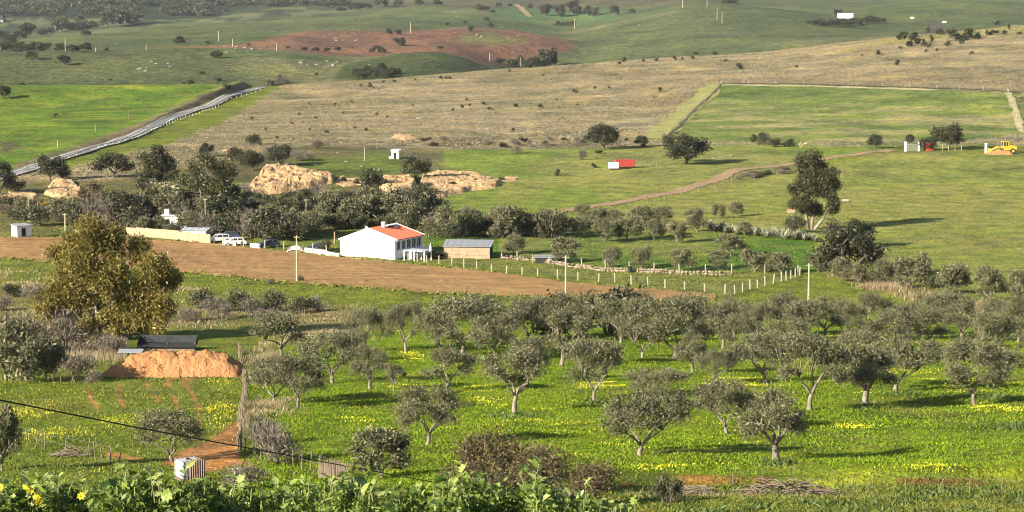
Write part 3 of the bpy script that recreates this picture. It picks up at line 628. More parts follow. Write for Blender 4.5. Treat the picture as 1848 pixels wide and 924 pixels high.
clump_tree('eucalyptus_tree', 1464, 414, [(x, y, r * 1.16) for x, y, r in [(1460, 284, 14), (1448, 296, 14), (1475, 302, 16), (1492, 312, 14), (1455, 318, 18), (1482, 330, 18), (1500, 335, 13), (1440, 340, 14), (1462, 345, 16), (1445, 362, 14), (1500, 358, 12), (1506, 374, 10), (1455, 376, 14), (1432, 368, 9), (1475, 376, 12), (1490, 345, 12)]],
    [[(1460, 414), (1454, 385), (1455, 340), (1462, 290)], [(1464, 414), (1468, 385), (1476, 345), (1485, 310)], [(1468, 414), (1485, 395), (1500, 365)]],
    36000, .44, .17, ML_euc, M_bark_euc, 'tall slim eucalyptus standing alone in the green pasture', seed=8, droop=.4, r0=.36, depth=.35)
clump_tree('eucalyptus_tree', 285, 382, [(285, 276, 16), (270, 292, 18), (300, 290, 16), (262, 315, 16), (292, 312, 18), (255, 335, 12), (275, 345, 16), (300, 345, 14), (265, 365, 14), (290, 368, 14), (308, 318, 12)],
    [[(282, 382), (276, 350), (278, 310), (285, 280)], [(288, 382), (296, 350), (300, 310)]], 8000, .55, .24, ML_euc, M_bark_euc, 'tall dark eucalyptus on the rubble slope beside the grey boulders', seed=12, droop=.3, r0=.3, depth=.35)
clump_tree('eucalyptus_tree', 375, 400, [(375, 292, 20), (350, 305, 18), (400, 305, 20), (335, 325, 15), (365, 325, 20), (400, 330, 22), (420, 312, 14), (345, 350, 16), (380, 355, 18), (410, 355, 18), (360, 378, 14), (395, 380, 16), (425, 345, 12), (330, 345, 10)],
    [[(370, 400), (365, 365), (360, 320)], [(378, 400), (385, 350), (395, 310)], [(382, 400), (405, 370), (418, 335)]], 10000, .55, .24, ML_euc, M_bark_euc, 'broad dark eucalyptus clump between the quarry rocks and the white poles', seed=13, droop=.3, r0=.3, depth=.4)
clump_tree('pine_tree', 540, 425, [(540, 358, 8), (536, 370, 11), (545, 378, 11), (534, 390, 12), (546, 396, 12), (540, 408, 11)], [[(540, 425), (540, 390), (540, 352)]], 2600, .4, .2, ML_euc, M_bark_dark, 'slim upright dark conifer behind the roadside cars', seed=14, r0=.2, depth=.15)
clump_tree('tree', 165, 385, [(165, 335, 14), (150, 350, 16), (180, 350, 14), (165, 365, 16), (140, 365, 12), (190, 362, 10)], [[(165, 385), (162, 355), (168, 335)]], 2600, .5, .2, ML_bramble, M_bark_dark, 'brownish green tree below the cream rubble bank', seed=15, r0=.2)

# ------------------------------------------------------------------ belt at the left behind the lawn
for i, (px, py, h, pr, w, l) in enumerate([(12, 686, 104, OLm[2], .85, 'dark bushy tree at the far end of the belt beside the lawn'), (50, 688, 78, OLm[3], 1.05, 'dark olive thicket tree in the belt next to the slim bare trunks'),
    (84, 684, 66, OLm[0], .9, 'grey green tree with thin trunks in the belt by the lawn'), (140, 676, 38, SCg[0], 1.3, 'dry reed thicket between the belt and the clay heap'), (195, 640, 34, SCg[1], 1.3, 'dry brown thicket under the golden eucalyptus'),
    (120, 640, 76, SCg[2], .9, 'bare greyish shrub below the golden eucalyptus crown'), (40, 640, 70, SCg[0], 1.1, 'bare grey bush rising behind the dark belt trees'), (165, 690, 22, SCg[2], 1.0, 'low tangle of dead stems beside the clay heap')]):
    put('belt_tree' if pr in OLm else 'shrub', pr, px, py, h, l, 'tree' if pr in OLm else 'shrub', 'belt beside the lawn', w, parts=('trunk', 'crown') if pr in OLm else ('stem', 'crown'))
for px, py, h, pr, w in [(360, 558, 34, SC[0], 1.0), (385, 562, 26, SCg[1], 1.3), (430, 560, 34, SC[1], 1.1), (455, 565, 26, SCg[0], 1.4), (500, 562, 36, SC[2], .9), (540, 566, 28, SC[3], 1.1), (575, 562, 26, SCg[2], 1.0), (20, 535, 22, SC[0], 1.2), (60, 540, 26, SCg[1], 1.2), (400, 574, 24, SCg[2], 1.5), (5, 560, 26, SCg[0], 1.3), (340, 580, 24, SCg[1], 1.2), (480, 578, 20, SCg[1], 1.5), (90, 560, 24, SC[1], 1.0)]:
    put('shrub', pr, px, py, h, 'scrubby grey bush in the dry strip below the ploughed field', 'shrub', 'bushes of the dry strip', w, parts=('stem', 'crown'))

# ------------------------------------------------------------------ mid-ground trees
for i, (px, py, h, w) in enumerate([(927, 458, 33, 1.0), (1018, 474, 44, 1.0), (1104, 482, 34, .8), (1157, 484, 36, .9), (1232, 488, 38, 1.0), (1297, 486, 32, 1.0), (1318, 462, 38, 1.25), (1362, 492, 38, 1.1), (1410, 494, 36, 1.1)]):
    put('olive_tree', OLm[i % 4], px, py, h, 'round olive tree on the lawn by the stone wall ' + ['beside the tan shed', 'above the low black shelter', 'near the black drum', 'next to the black drum', 'above the unbroken stones', 'where the stones end', 'standing back from the stones', 'beyond the stones', 'near the large dark tree'][i], 'olive tree', 'olives along the stone wall', w)
for i, (px, py, h, w) in enumerate([(962, 420, 34, 1.1), (985, 410, 30, 1.0), (1010, 425, 36, 1.1), (1045, 428, 36, .9), (1080, 420, 42, .9), (1090, 436, 40, .85), (1132, 434, 42, .9), (1052, 396, 26, 1.0), (1165, 415, 40, 1.0), (1190, 408, 34, 1.2), (1222, 438, 36, .8), (1258, 418, 40, .9), (1180, 434, 38, .8), (1110, 408, 28, 1.0), (1296, 394, 24, .8), (1330, 390, 24, .9), (1345, 425, 24, .8), (1150, 400, 26, 1.1)]):
    put('olive_tree', OLm[(i + 1) % 4], px, py, h, ('small ' if h < 30 else '') + 'olive tree in the cluster below the dirt track ' + where([(1030, 'where the track meets the wood belt'), (1100, 'above the low black shelter'), (1200, 'in the thick of the cluster'), (1280, 'at the start of the agave hedge'), (9999, 'above the agave hedge')], px), 'olive tree', 'olives below the dirt track', w)
for i, (px, py, h, pr, w, l) in enumerate([(1538, 500, 82, OKs[0], .95, 'large dark round tree at the corner of the post fence'), (1545, 448, 48, OKs[1], 1.0, 'dark maroon tinged tree with dome crown behind the large dark tree'), (1505, 440, 38, SC[1], 1.0, 'bushy tree beside the slim eucalyptus foot'),
    (1515, 508, 40, OLm[1], .9, 'grey bush in front of the large dark tree'), (1550, 512, 34, OLm[2], .9, 'small olive bush at the foot of the large dark tree'), (1590, 512, 42, OLm[0], .9, 'olive beside the large dark tree in the dry grass'), (1645, 520, 58, OLm[3], .9, 'tall pale olive in the dry grass strip'),
    (1722, 532, 54, OLm[1], .95, 'olive with wide crown in the dry grass strip'), (1786, 545, 62, OLm[2], .85, 'silvery olive with bright crown at the end of the dry grass strip'), (1845, 548, 56, OLm[0], .9, 'olive cut by the right edge near the dry grass'), (1480, 490, 34, SC[3], .9, 'scrub at the end of the white post fence'), (1440, 420, 30, SC[2], .9, 'bush beside the agave hedge end'), (1620, 500, 30, OLm[1], .9, 'small olive behind the dry grass strip'), (1680, 520, 22, SC[2], 1.1, 'low scrub behind the dry grass strip')]):
    put('tree', pr, px, py, h, l, 'tree', None, w, parts=('trunk', 'crown') if pr in OKs or pr in OLm else ('stem', 'crown'))
# wood belt behind the farmhouse and cars
belt = []
gr = random.Random(77)
for (x0, y0, x1, y1, n, hmin, hmax) in [(765, 432, 1000, 426, 17, 36, 50), (620, 412, 780, 418, 12, 38, 54), (540, 412, 640, 412, 9, 38, 54), (390, 424, 560, 432, 13, 32, 50), (225, 420, 395, 428, 11, 26, 38), (180, 408, 420, 414, 18, 38, 54), (60, 404, 240, 408, 11, 28, 46), (560, 385, 720, 380, 12, 26, 38), (330, 395, 470, 398, 10, 30, 46)]:
    for i in range(n):
        t = (i + gr.uniform(.2, .8)) / n; px = x0 + (x1 - x0) * t
        if 606 < px < 760 and y0 + (y1 - y0) * t > 420: continue
        belt.append((px, y0 + (y1 - y0) * t + gr.uniform(-9, 4), gr.uniform(hmin * .62, hmax * 1.12)))
for i, (px, py, h) in enumerate(belt):
    pr = [OKs[0], OLm[1], SCd[0], OKs[2], SC[1], OLm[3], OLm[2], SC[3], OLm[0], SC[2], SC[0], SCg[0]][gr.randrange(12)]
    put('tree', pr, px, py, h, ('tall ' if h > 44 else 'low ' if h < 34 else '') + ('grey green ' if pr in OLm or pr in SC else 'dark ') + ('tree' if pr in OKs or pr in OLm else 'bush') + ' of the wood belt ' + where([(150, 'above the small white shed'), (240, 'behind the golden eucalyptus'), (390, 'behind the reed fence'), (480, 'behind the parked cars'), (600, 'behind the white tarpaulin'), (690, 'beyond the farmhouse gable'), (790, 'beyond the red roof'), (890, 'beyond the tan shed'), (9999, 'between the tan shed and the dirt track')], px), 'tree', 'wood belt trees', gr.uniform(.85, 1.15), parts=('trunk', 'crown') if pr in OKs or pr in OLm else ('stem', 'crown'))
for px, py, h, pr, w, l in [(80, 392, 28, YB, .8, 'small yellow leaved bush on the rubble slope'), (120, 432, 14, GB, 1, 'low green bush by the small white shed'), (394, 420, 18, GB, 1.1, 'bright green bush behind the reed fence'), (610, 398, 22, YB, 1.0, 'yellowish palm like bush among the wood belt'), (690, 400, 20, GB, 1.2, 'lighter green bush behind the red roof'),
        (585, 458, 24, SC[0], .6, 'small tree by the white wall next to the farmhouse gable'), (1215, 424, 18, YB, .9, 'yellow flowering bush in the agave hedge'), (543, 508, 10, SC[1], .8, 'small bush at the foot of the field pole'), (487, 512, 9, SCg[0], 1.3, 'dry tuft bush on the edge of the ploughed field')]:
    put('bush', pr, px, py, h, l, 'bush', None, w, parts=('stem', 'crown'))
# oaks on the slopes
for px, py, h, pr, w, l in [(1238, 296, 48, OKs[1], 1.25, 'broad dark oak shading the wood pile in the pasture'), (1090, 270, 42, OKs[3], 1.15, 'bare limbed oak with open crown at the foot of the dry hill'), (1157, 264, 18, OKs[0], 1.1, 'small round oak near the foot of the dry hill'), (1712, 270, 42, OKs[2], 1.15, 'umbrella shaped oak beside the farm gate'), (1579, 268, 24, OKs[0], .9, 'small oak with thin trunk by the track'),
    (1360, 260, 16, OKs[1], .7, 'small dark tree at the lower edge of the fenced green field'), (1380, 262, 22, SCd[0], .8, 'ragged bush at the lower edge of the fenced green field'), (1398, 265, 14, SCd[1], 1.2, 'low hedge bush below the fenced green field'), (1425, 265, 14, SCd[2], 1.2, 'low bush with rubble below the fenced green field'), (1205, 268, 24, SCd[1], .8, 'straggly bush between the oak and the small round oak'), (1670, 272, 22, SCd[0], 1.1, 'dark brush behind the white gate'), (1643, 262, 18, OKs[3], .8, 'small dark tree behind the white gate pillars'),
    (750, 326, 40, OKs[2], 1.0, 'dark round tree growing on the quarry face'), (672, 344, 36, SCd[1], 1.1, 'dark bush hanging over the quarry face'), (508, 300, 36, OKs[3], 1.2, 'dark spreading tree above the quarry ledge'), (455, 308, 34, OKs[0], 1.0, 'dark oak at the end of the quarry ledge'), (372, 282, 22, OKs[1], .9, 'round dark tree on the slope above the eucalyptus clump'), (455, 260, 16, SCd[0], 1.2, 'dark round bush at the foot of the dry hill above the quarry'),
    (573, 268, 16, SCg[0], 1.0, 'bare grey tree with a long shadow on the dry hill'), (205, 320, 40, OKs[0], 1.25, 'wide dark oak below the asphalt road'), (90, 326, 42, OKs[2], 1.0, 'dark oak hiding part of the asphalt road'), (112, 322, 22, SCd[2], 1.1, 'dark bush beside the oak by the road'), (0, 352, 56, OKs[1], .8, 'large dark oak cut by the left edge below the road'), (30, 345, 18, SCd[1], 1.6, 'dark low bush beside the oak at the left edge'), (40, 390, 34, OLm[2], .9, 'dark tree beside the pole on the rubble slope'), (105, 392, 34, OLm[0], .9, 'rounded grey tree below the cream rubble bank'), (8, 178, 22, OKs[3], .9, 'lone oak at the edge of the bright green field'), (100, 211, 7, SM[0], 1, 'lone bush in the bright green field'), (508, 152, 14, SCg[1], 1.4, 'grey bush at the top of the road'), (488, 155, 11, SCd[0], 1.2, 'dark bush at the top of the road'), (413, 161, 9, SM[1], 1.2, 'dark bush on the bank of the road cutting'),
    (932, 277, 14, SCg[2], 1.0, 'bare little tree in the pasture below the dry hill'), (1050, 288, 18, SCg[1], .6, 'dead sapling in the pasture beside the oaks'), (1008, 317, 11, SM[2], 1.0, 'small round bush alone in the pasture'), (1072, 303, 8, SM[0], 1.0, 'tiny sapling beside the white trailer'), (1080, 277, 6, SM[1], 1.3, 'little green bush in front of the bare limbed oak'), (310, 320, 26, SCd[2], 1.0, 'dark scrub on the grey slope by the eucalyptus'), (428, 290, 22, SCd[0], 1.3, 'scrub between the quarry rocks and the dry hill'), (545, 290, 18, SCg[1], 1.6, 'grey thorn scrub above the quarry ledge'), (490, 278, 14, SCg[2], 1.8, 'low grey thorn scrub at the foot of the dry hill')]:
    put('oak_tree' if pr in OKs else 'bush', pr, px, py, h, l, 'tree' if pr in OKs or pr in OLm else 'bush', None, w, parts=('trunk', 'crown') if pr in OKs or pr in OLm else ('stem', 'crown'))
# quarry scrub
for i in range(46):
    px = gr.uniform(440, 770); py = gr.uniform(352, 392)
    put('bush', [SC[0], SCd[1], SC[3], SCd[2], SCg[0]][i % 5], px, py, gr.uniform(12, 24), ('grey' if i % 5 == 4 else 'dark') + ' scrub bush ' + where([(520, 'below the cream quarry face'), (620, 'below the pinkish quarry ledge'), (700, 'below the pale cut rock face'), (9999, 'below the spill of cream boulders')], px), 'bush', 'scrub below the quarry', gr.uniform(.9, 1.4), parts=('stem', 'crown'))
for i in range(22):
    px = gr.uniform(-20, 330); py = gr.uniform(372, 398)
    put('bush', [SC[0], SCg[1], SC[3], SCd[2]][i % 4], px, py, gr.uniform(12, 24), 'scrub bush on the rubble slope ' + where([(80, 'above the small white shed'), (200, 'below the cream rubble bank'), (9999, 'below the tall dark eucalyptus')], px), 'bush', 'scrub on the rubble slope', gr.uniform(.9, 1.4), parts=('stem', 'crown'))
for i in range(34):
    px = gr.uniform(760, 1190); py = gr.uniform(252, 266)
    put('bush', SCg[i % 3] if i % 2 else SM[i % 3], px, py, gr.uniform(4, 8), 'low thorn bush along the foot of the dry hill', 'bush', 'thorn scrub at the hill foot', gr.uniform(1.2, 2.2), parts=('stem', 'crown'))
# bushes dotted over the dry hill: one mesh each
SMj = []
for i in range(3):
    me = SM[i][1]; SMj.append(me)
def dot(px, py, h, lab, grp, nm='hill_bush', wide=1.0, rmin=15):
    p = at(px, py, rmin); s = h * 1.4 * mpp(p.y) / 1.5; o = obj(nm, SMj[R.randrange(3)], None, p, (0, 0, R.uniform(0, 6.3)), (s * wide, s * wide, s)); return tag(o, lab, 'bush', grp)
hillb = [(669, 158, 7), (650, 156, 4), (680, 208, 4), (635, 185, 3), (620, 205, 3), (662, 236, 5), (745, 192, 3), (833, 195, 5), (843, 182, 4), (848, 192, 4), (874, 190, 5), (818, 200, 4), (884, 198, 5), (932, 193, 6), (976, 195, 6), (1036, 167, 5), (1040, 168, 4), (1074, 160, 4), (1100, 160, 4), (1190, 166, 7), (1180, 177, 3), (1004, 181, 3), (796, 143, 5), (806, 142, 4), (812, 142, 4), (920, 130, 4), (980, 137, 3), (1117, 116, 5), (1128, 112, 7), (1162, 112, 5), (1185, 111, 5), (1218, 108, 5), (1232, 108, 4), (1250, 107, 5), (1333, 124, 8), (1438, 122, 4), (1310, 111, 4), (1586, 99, 7), (1621, 118, 8), (1556, 101, 3), (1753, 99, 5), (692, 150, 4), (712, 148, 4), (750, 145, 3), (700, 213, 4), (640, 232, 4), (560, 190, 3), (570, 215, 4), (527, 225, 4), (540, 208, 4), (605, 190, 4), (590, 240, 5), (500, 250, 4), (470, 262, 4), (925, 236, 5), (1043, 190, 3), (560, 236, 4), (455, 215, 4), (480, 235, 4)]
for px, py, h in hillb: dot(px, py, h, 'small dark bush dotted on the dry hillside', 'bushes dotted on the dry hill')
for px, py, h, w in [(1630, 72, 12, 1.2), (1648, 74, 9, 1), (1652, 68, 8, 1), (1642, 84, 11, .8), (1655, 80, 11, .8), (1668, 85, 11, .7), (1683, 76, 8, .7), (1692, 62, 8, .9), (1700, 64, 9, 1), (1712, 64, 9, .9), (1720, 63, 9, .9), (1728, 74, 11, 1.3), (1740, 72, 9, 1.3), (1752, 68, 13, 1.4), (1764, 70, 11, 1), (1710, 83, 7, 1.1), (1780, 64, 8, .7), (1788, 63, 6, 1), (1795, 60, 6, 1.4), (1812, 62, 6, 1), (1676, 86, 6, 1.2), (1680, 70, 6, .7), (1840, 62, 5, 1.2), (1820, 54, 8, .5), (1736, 80, 9, .7), (1625, 88, 4, 1), (1672, 94, 4, 1), (1690, 92, 4, 1), (1745, 60, 5, 1), (1800, 45, 8, .9), (1675, 60, 9, .6)]:
    dot(px, py, h, 'dark bush in the scatter near the top of the dry hill', 'bushes near the hilltop', wide=w)
# ------------------------------------------------------------------ far trees: one mesh each of trunk and crown
FTj = []
for i, pr in enumerate(FT):
    a, b = pr[0], pr[1]; bm = bmesh.new(); bm.from_mesh(a); n0 = len(bm.faces); bm.from_mesh(b); bm.faces.ensure_lookup_table()
    for f in bm.faces[n0:]: f.material_index = 1
    me = bpy.data.meshes.new('far_tree'); bm.to_mesh(me); bm.free(); me.materials.append(M_bark_dark); me.materials.append(ML_oak); FTj.append(me)
def far(px, py, h, lab, grp, wide=1.0, rmin=I_R1 + .8, nm='tree'):
    p = at(px, py, rmin); s = h * mpp(p.y) / 7.6
    return tag(obj(nm, FTj[R.randrange(4)], None, p, (0, 0, R.uniform(0, 6.3)), (s * wide, s * wide, s)), lab, 'tree', grp)
far(115, 117, 17, 'round dark oak casting shadow on the near green ridge', None, 1.25); far(57, 107, 15, 'dark oak beside the round one on the near green ridge', None, 1.2); far(390, 105, 15, 'dark oak on the near green ridge beside pale rocks', None, 1.2)
far(325, 80, 15, 'dark oak beside the white farm poles at the red field edge', None, 1.2); far(720, 83, 17, 'dark oak with a trunk standing in the red field', None, 1.1)
for px, py, h, w in [(702, 62, 10, 1.1), (718, 64, 10, 1.1), (850, 57, 10, 1.1), (885, 49, 9, 1.1), (878, 38, 7, 1.2), (808, 46, 6, 1.4), (840, 42, 5, 1.3), (690, 96, 12, 1.1), (672, 96, 9, 1.2), (680, 92, 10, 1.2), (550, 92, 7, 1.6), (570, 92, 7, 1.6), (590, 93, 8, 1.3), (610, 92, 8, 1.4), (520, 88, 5, 1.3), (450, 83, 5, 1.4), (365, 134, 6, 1.4), (345, 152, 8, 1.5), (330, 152, 5, 1.4), (285, 157, 5, 1.4), (395, 146, 7, 2.0), (505, 140, 5, 1.3), (570, 136, 5, 1.2), (200, 146, 4, 1.3), (40, 154, 5, 2), (192, 92, 6, 1.2), (375, 79, 5, 1.6), (795, 88, 5, 2), (1290, 99, 6, 1.6), (1255, 98, 5, 1.5)]:
    far(px, py, h, 'small dark tree ' + where([(250, 'left of the far power poles'), (480, 'around the pole at the red field edge'), (640, 'below the red field'), (780, 'in and around the red field'), (930, 'above the red field'), (9999, 'behind the dry hill crest')], px) if px > 250 else 'small dark tree on the near green ridge', 'trees dotted over the far fields', w)
for px, py, h, w in [(985, 122, 38, .75), (965, 124, 24, .9), (950, 126, 18, 1.0), (998, 120, 26, .6), (925, 120, 13, 1.2), (905, 116, 12, 1.2), (940, 112, 12, 1.0)]:
    far(px, py, h, 'tall dark tree in the dip behind the dry hill crest', 'trees in the dip behind the hill', w)
for px, py, h, w in [(645, 137, 14, 1.2), (660, 133, 15, 1.1), (675, 138, 16, 1.2), (690, 132, 18, 1.1), (705, 135, 14, 1.2), (715, 134, 12, 1.2), (655, 142, 12, 1.5), (698, 140, 14, 1.4)]:
    far(px, py, h, 'dark grove tree at the foot of the dark green knoll', 'trees at the foot of the knoll', w)
for px, py, h, w in [(10, 93, 20, 1.3), (38, 93, 18, 1.4), (60, 93, 16, 1.3), (80, 93, 18, 1.3), (110, 92, 14, 1.3), (132, 94, 13, 1.4), (155, 90, 14, 1.3), (20, 80, 18, 1.1), (50, 68, 26, 1.1), (35, 72, 16, 1.3), (75, 64, 12, 1.2), (155, 64, 11, 1.3), (110, 58, 28, 1.1), (135, 56, 16, 1.5), (150, 55, 18, 1.3), (165, 52, 14, 1.2), (195, 48, 26, .9), (222, 46, 26, 1.0), (245, 45, 24, 1.0), (145, 50, 22, .9), (90, 60, 12, 1.4), (5, 76, 20, 1.1)]:
    far(px, py, h, 'dark tree of the wooded hollow beyond the near ridge', 'trees of the wooded hollow', w)
for px, py, h, w in [(985, 28, 22, .8), (1008, 30, 24, .8), (1032, 25, 22, 1.0), (1042, 26, 16, .9), (1060, 28, 18, .8), (1072, 29, 18, .8), (1108, 28, 18, .9), (1140, 25, 9, 1), (957, 16, 9, 1), (900, 13, 8, 1.3), (868, 20, 12, 1.4), (920, 12, 6, 1.3), (875, 18, 7, 2), (1040, 5, 6, 1.5), (890, 24, 6, 1.3), (1015, 52, 14, .7), (1025, 54, 14, .7), (1035, 50, 13, .7), (1005, 50, 12, .9), (640, 18, 13, 1.6), (660, 16, 10, 1.8), (690, 12, 14, 1.5), (720, 12, 12, 1.5), (755, 10, 13, 1.0), (790, 9, 10, 1.5), (615, 20, 8, 2), (1322, 6, 8, 2), (1310, 6, 7, 2)]:
    far(px, py, h, 'tree in the far plain ' + where([(830, 'beyond the red field'), (965, 'beside the pale dirt road'), (1050, 'in the row beyond the pale dirt road'), (1200, 'at the end of the row beyond the dirt road'), (9999, 'above the far power poles')], px), 'trees of the far plain', w, rmin=25.5)
for px, py, h, w in [(1470, 46, 12, 1.4), (1482, 47, 13, 1.3), (1497, 48, 13, 1.3), (1510, 47, 15, 1.3), (1524, 47, 13, 1.3), (1538, 46, 13, 1.3), (1552, 45, 12, 1.3), (1566, 43, 13, 1.3), (1580, 42, 11, 1.4), (1592, 41, 9, 1.4), (1513, 29, 14, .9), (1572, 34, 7, 1.5), (1460, 45, 8, 1.6)]:
    far(px, py, h, 'dark tree in the clump round the white far farmstead', 'trees round the far farmstead', w, rmin=I_R2)
fr = random.Random(9); woods = [[], [], []]
for i in range(240):
    px = fr.uniform(-20, 620); py = fr.uniform(2, 30 if px < 420 else 14); p = at(px, py, 26.8); s = fr.uniform(9, 16) * mpp(p.y) / 7.6; w = fr.uniform(1.0, 1.7)
    V, Q, rr = leaf_cloud([(fr.gauss(0, 2.4), fr.gauss(0, 2.4), fr.uniform(2.5, 5.5), 2.2, 2.2, 1.9) for _ in range(9)], 260, 1.6, .9, i); V = V * [s * w, s * w, s] + np.array(p)
    woods[0].append(V); woods[1].append(Q + 4 * 260 * i); woods[2].append(rr)
me = np_mesh('woodland', np.concatenate(woods[0]), np.concatenate(woods[1]), ML_oak); face_attr(me, 'rnd', np.concatenate(woods[2])); tag(obj('woodland', me), 'dark woodland along the far left horizon', 'woodland', None, 'stuff')
for px in range(2, 64, 6): far(px + fr.uniform(-2, 2), 8, fr.uniform(7, 12), 'spiky tree on the skyline under the patch of sky', 'trees on the skyline', .7, rmin=27.4)
# lay-by of pale stones and red spoil handled with the rocks

for i in range(16):
    px = gr.uniform(1325, 1420); py = np.interp(px, [1325, 1345, 1420], [326, 320, 310]) + gr.uniform(-2, 3)
    put('bush', SCg[i % 3] if i % 3 else SC[i % 4], px, py, gr.uniform(5, 9), 'low grey brush along the bend of the dirt track', 'bush', 'brush along the track', gr.uniform(1.3, 2.2), parts=('stem', 'crown'))

for i, (px, py, h) in enumerate([(470, 322, 9), (512, 318, 8), (538, 330, 10), (560, 324, 7), (585, 330, 9), (620, 328, 8), (645, 332, 9), (700, 338, 8), (726, 330, 10), (770, 338, 8), (790, 324, 9), (815, 336, 8), (838, 322, 8), (860, 332, 9), (884, 330, 8), (905, 326, 7), (780, 350, 10), (500, 342, 9), (830, 346, 8)]):
    put('bush', (SC + SCd)[i % 7], px, py, h, 'small bush rooted among the quarry rocks', 'bush', 'bushes among the quarry rocks', gr.uniform(1.0, 1.6), parts=('stem', 'crown'))

# ------------------------------------------------------------------ rocks
def rock_mesh(name, seed, m, sub=2):
    g = random.Random(seed); bm = bmesh.new(); bmesh.ops.create_icosphere(bm, subdivisions=sub, radius=1)
    pl = [(Vector((g.gauss(0, 1), g.gauss(0, 1), g.gauss(0, 1))).normalized(), g.uniform(.45, .85)) for _ in range(11)]
    for v in bm.verts:
        for n, d in pl:
            k = v.co.dot(n)
            if k > d: v.co -= n * (k - d)
        v.co += Vector((g.gauss(0, .03), g.gauss(0, .03), g.gauss(0, .03)))
    me = bpy.data.meshes.new(name); bm.to_mesh(me); bm.free(); me.materials.append(m); return me
M_rock = mat('cream_rock', (.35, .26, .15), .4, .9, .95, .15, 2.5, col2=(.20, .125, .07))
M_rockg = mat('grey_rock', (.23, .20, .155), .35, 1.2, .95, .1, 3)
M_stone = mat('wall_stone', (.26, .20, .145), .35, 2., .95, .05, 5)
M_clay = mat('orange_clay', (.34, .165, .066), .35, 1.6, .97, .3, 4.0, col2=(.34, .15, .06))
RK = [rock_mesh('rock', 300 + i, M_rock) for i in range(5)]; RG = [rock_mesh('rock', 320 + i, M_rockg) for i in range(4)]; M_rockd = mat('dull_rock', (.17, .15, .12), .4, 1.2, .95, .1, 3); RD = [rock_mesh('rock', 360 + i, M_rockd) for i in range(3)]; RS = [rock_mesh('stone', 340 + i, M_stone, 1) for i in range(4)]
M_face = mat('quarry_face', (.42, .28, .135), .35, .5, .95, .6, 1.3, col2=(.25, .115, .05))
def rock_face(o, c, pts, H, seed):
    xs = [p[0] for p in pts]; ys = [p[1] for p in pts]; x0, x1, y0, y1 = min(xs) - 4, max(xs) + 4, min(ys) - 4, max(ys) + 3; nx = int((x1 - x0) / 1.1) + 2; ny = int((y1 - y0) / 1.1) + 2; V = []
    gx, gy = np.meshgrid(np.linspace(x0, x1, nx), np.linspace(y0, y1, ny)); m_ = ss(sdpoly(pts, gx, gy), -1.5, 5.0)
    for j in range(ny):
        for i in range(nx):
            p = at(gx[j, i], gy[j, i]); k = m_[j, i]; X = np.array([p.x]); Y = np.array([p.y])
            xr = X * .94 + Y * .2; yr = Y * .94 - X * .3; r1 = 1 - abs(2 * fbm(xr / 7, yr / 5, seed, 4)[0] - 1); r2 = 1 - abs(2 * vnoise(xr / 3.2, yr / 1.1, seed + 3)[0] - 1); q_ = r1 * .95 + r2 * .28; h = round(q_ * 4) / 4 * .55 + q_ * .45
            V.append((p.x - c.x + .5 * (r2 - .5), p.y - c.y + .6 * (r1 - .5), p.z - c.z - .35 + k * H * h))
    i = (np.arange(ny - 1)[:, None] * nx + np.arange(nx - 1)[None]).ravel(); Q = np.stack([i, i + nx, i + nx + 1, i + 1], -1)
    keep = (m_.ravel()[Q].max(1) > .02); obj('rock_face', np_mesh('rock_face', V, Q[keep], M_face), o)
def outcrop(name, label, pts, n, rmin, rmax, seed, meshes=RK, flat=(.7, 1.2), cat='rocks', part='rock', face=0):
    """rocks filling a quadrilateral of ground, sunk into it"""
    g = random.Random(seed); xs = [p[0] for p in pts]; ys = [p[1] for p in pts]; c = at(sum(xs) / len(xs), max(ys)); o = empty(name, c); k = 0; P = np.array(pts, float)
    if face: rock_face(o, c, pts, face, seed)
    while k < n:
        x = g.uniform(min(xs), max(xs)); y = g.uniform(min(ys), max(ys))
        if sdpoly(P, np.array([x]), np.array([y]))[0] < 0: continue
        p = at(x, y); r = g.uniform(rmin, rmax) ; k += 1
        obj(part, g.choice(meshes), o, p - c - Vector((0, 0, r * .45)), (g.uniform(-.4, .4), g.uniform(-.4, .4), g.uniform(0, 6.3)), (r * g.uniform(.7, 1.3), r * g.uniform(.6, 1.1), r * g.uniform(*flat)))
    return tag(o, label, cat)
outcrop('rock_outcrop', 'cream quarry face beside the broad eucalyptus clump', [(446, 344), (480, 302), (520, 304), (565, 314), (606, 318), (600, 332), (545, 342), (500, 350), (456, 354)], 26, .3, .9, 1, flat=(.6, 1.0), face=2.0)
outcrop('rock_outcrop', 'pinkish low quarry ledge between the two pale rock faces', [(595, 330), (610, 320), (655, 318), (660, 334), (620, 340)], 14, .4, .9, 2, face=.6)
outcrop('rock_outcrop', 'pale cut rock face below the dark round tree', [(680, 346), (690, 324), (740, 318), (752, 340), (745, 352), (700, 352)], 12, .3, .8, 3, face=2.2)
outcrop('rock_outcrop', 'long spill of cream boulders running down to the pasture', [(745, 354), (762, 316), (800, 308), (845, 310), (880, 320), (910, 328), (895, 340), (850, 346), (800, 358), (765, 364)], 36, .25, .7, 4, face=1.3)
outcrop('rock_outcrop', 'thin line of boulders ending in the pasture below the quarry', [(860, 330), (915, 316), (940, 320), (930, 328), (880, 340)], 22, .3, .7, 5, face=.6)
outcrop('rubble_bank', 'cream rubble bank at the left below the road', [(75, 352), (100, 320), (130, 326), (150, 344), (145, 356), (110, 362)], 40, .3, .8, 6, face=1.1)
outcrop('rubble_heap', 'low pinkish rubble heap beside the left edge', [(0, 352), (40, 342), (75, 350), (60, 362), (0, 364)], 26, .3, .8, 7, face=.7)
outcrop('rubble_heap', 'orange stones above the broad eucalyptus clump', [(392, 274), (405, 267), (425, 268), (420, 276)], 10, .4, .8, 8, face=.7)
outcrop('rock_cairn', 'heap of reddish stones at the foot of the dry hill', [(700, 250), (715, 240), (740, 242), (758, 250), (730, 255)], 24, .4, .9, 9, face=.8)
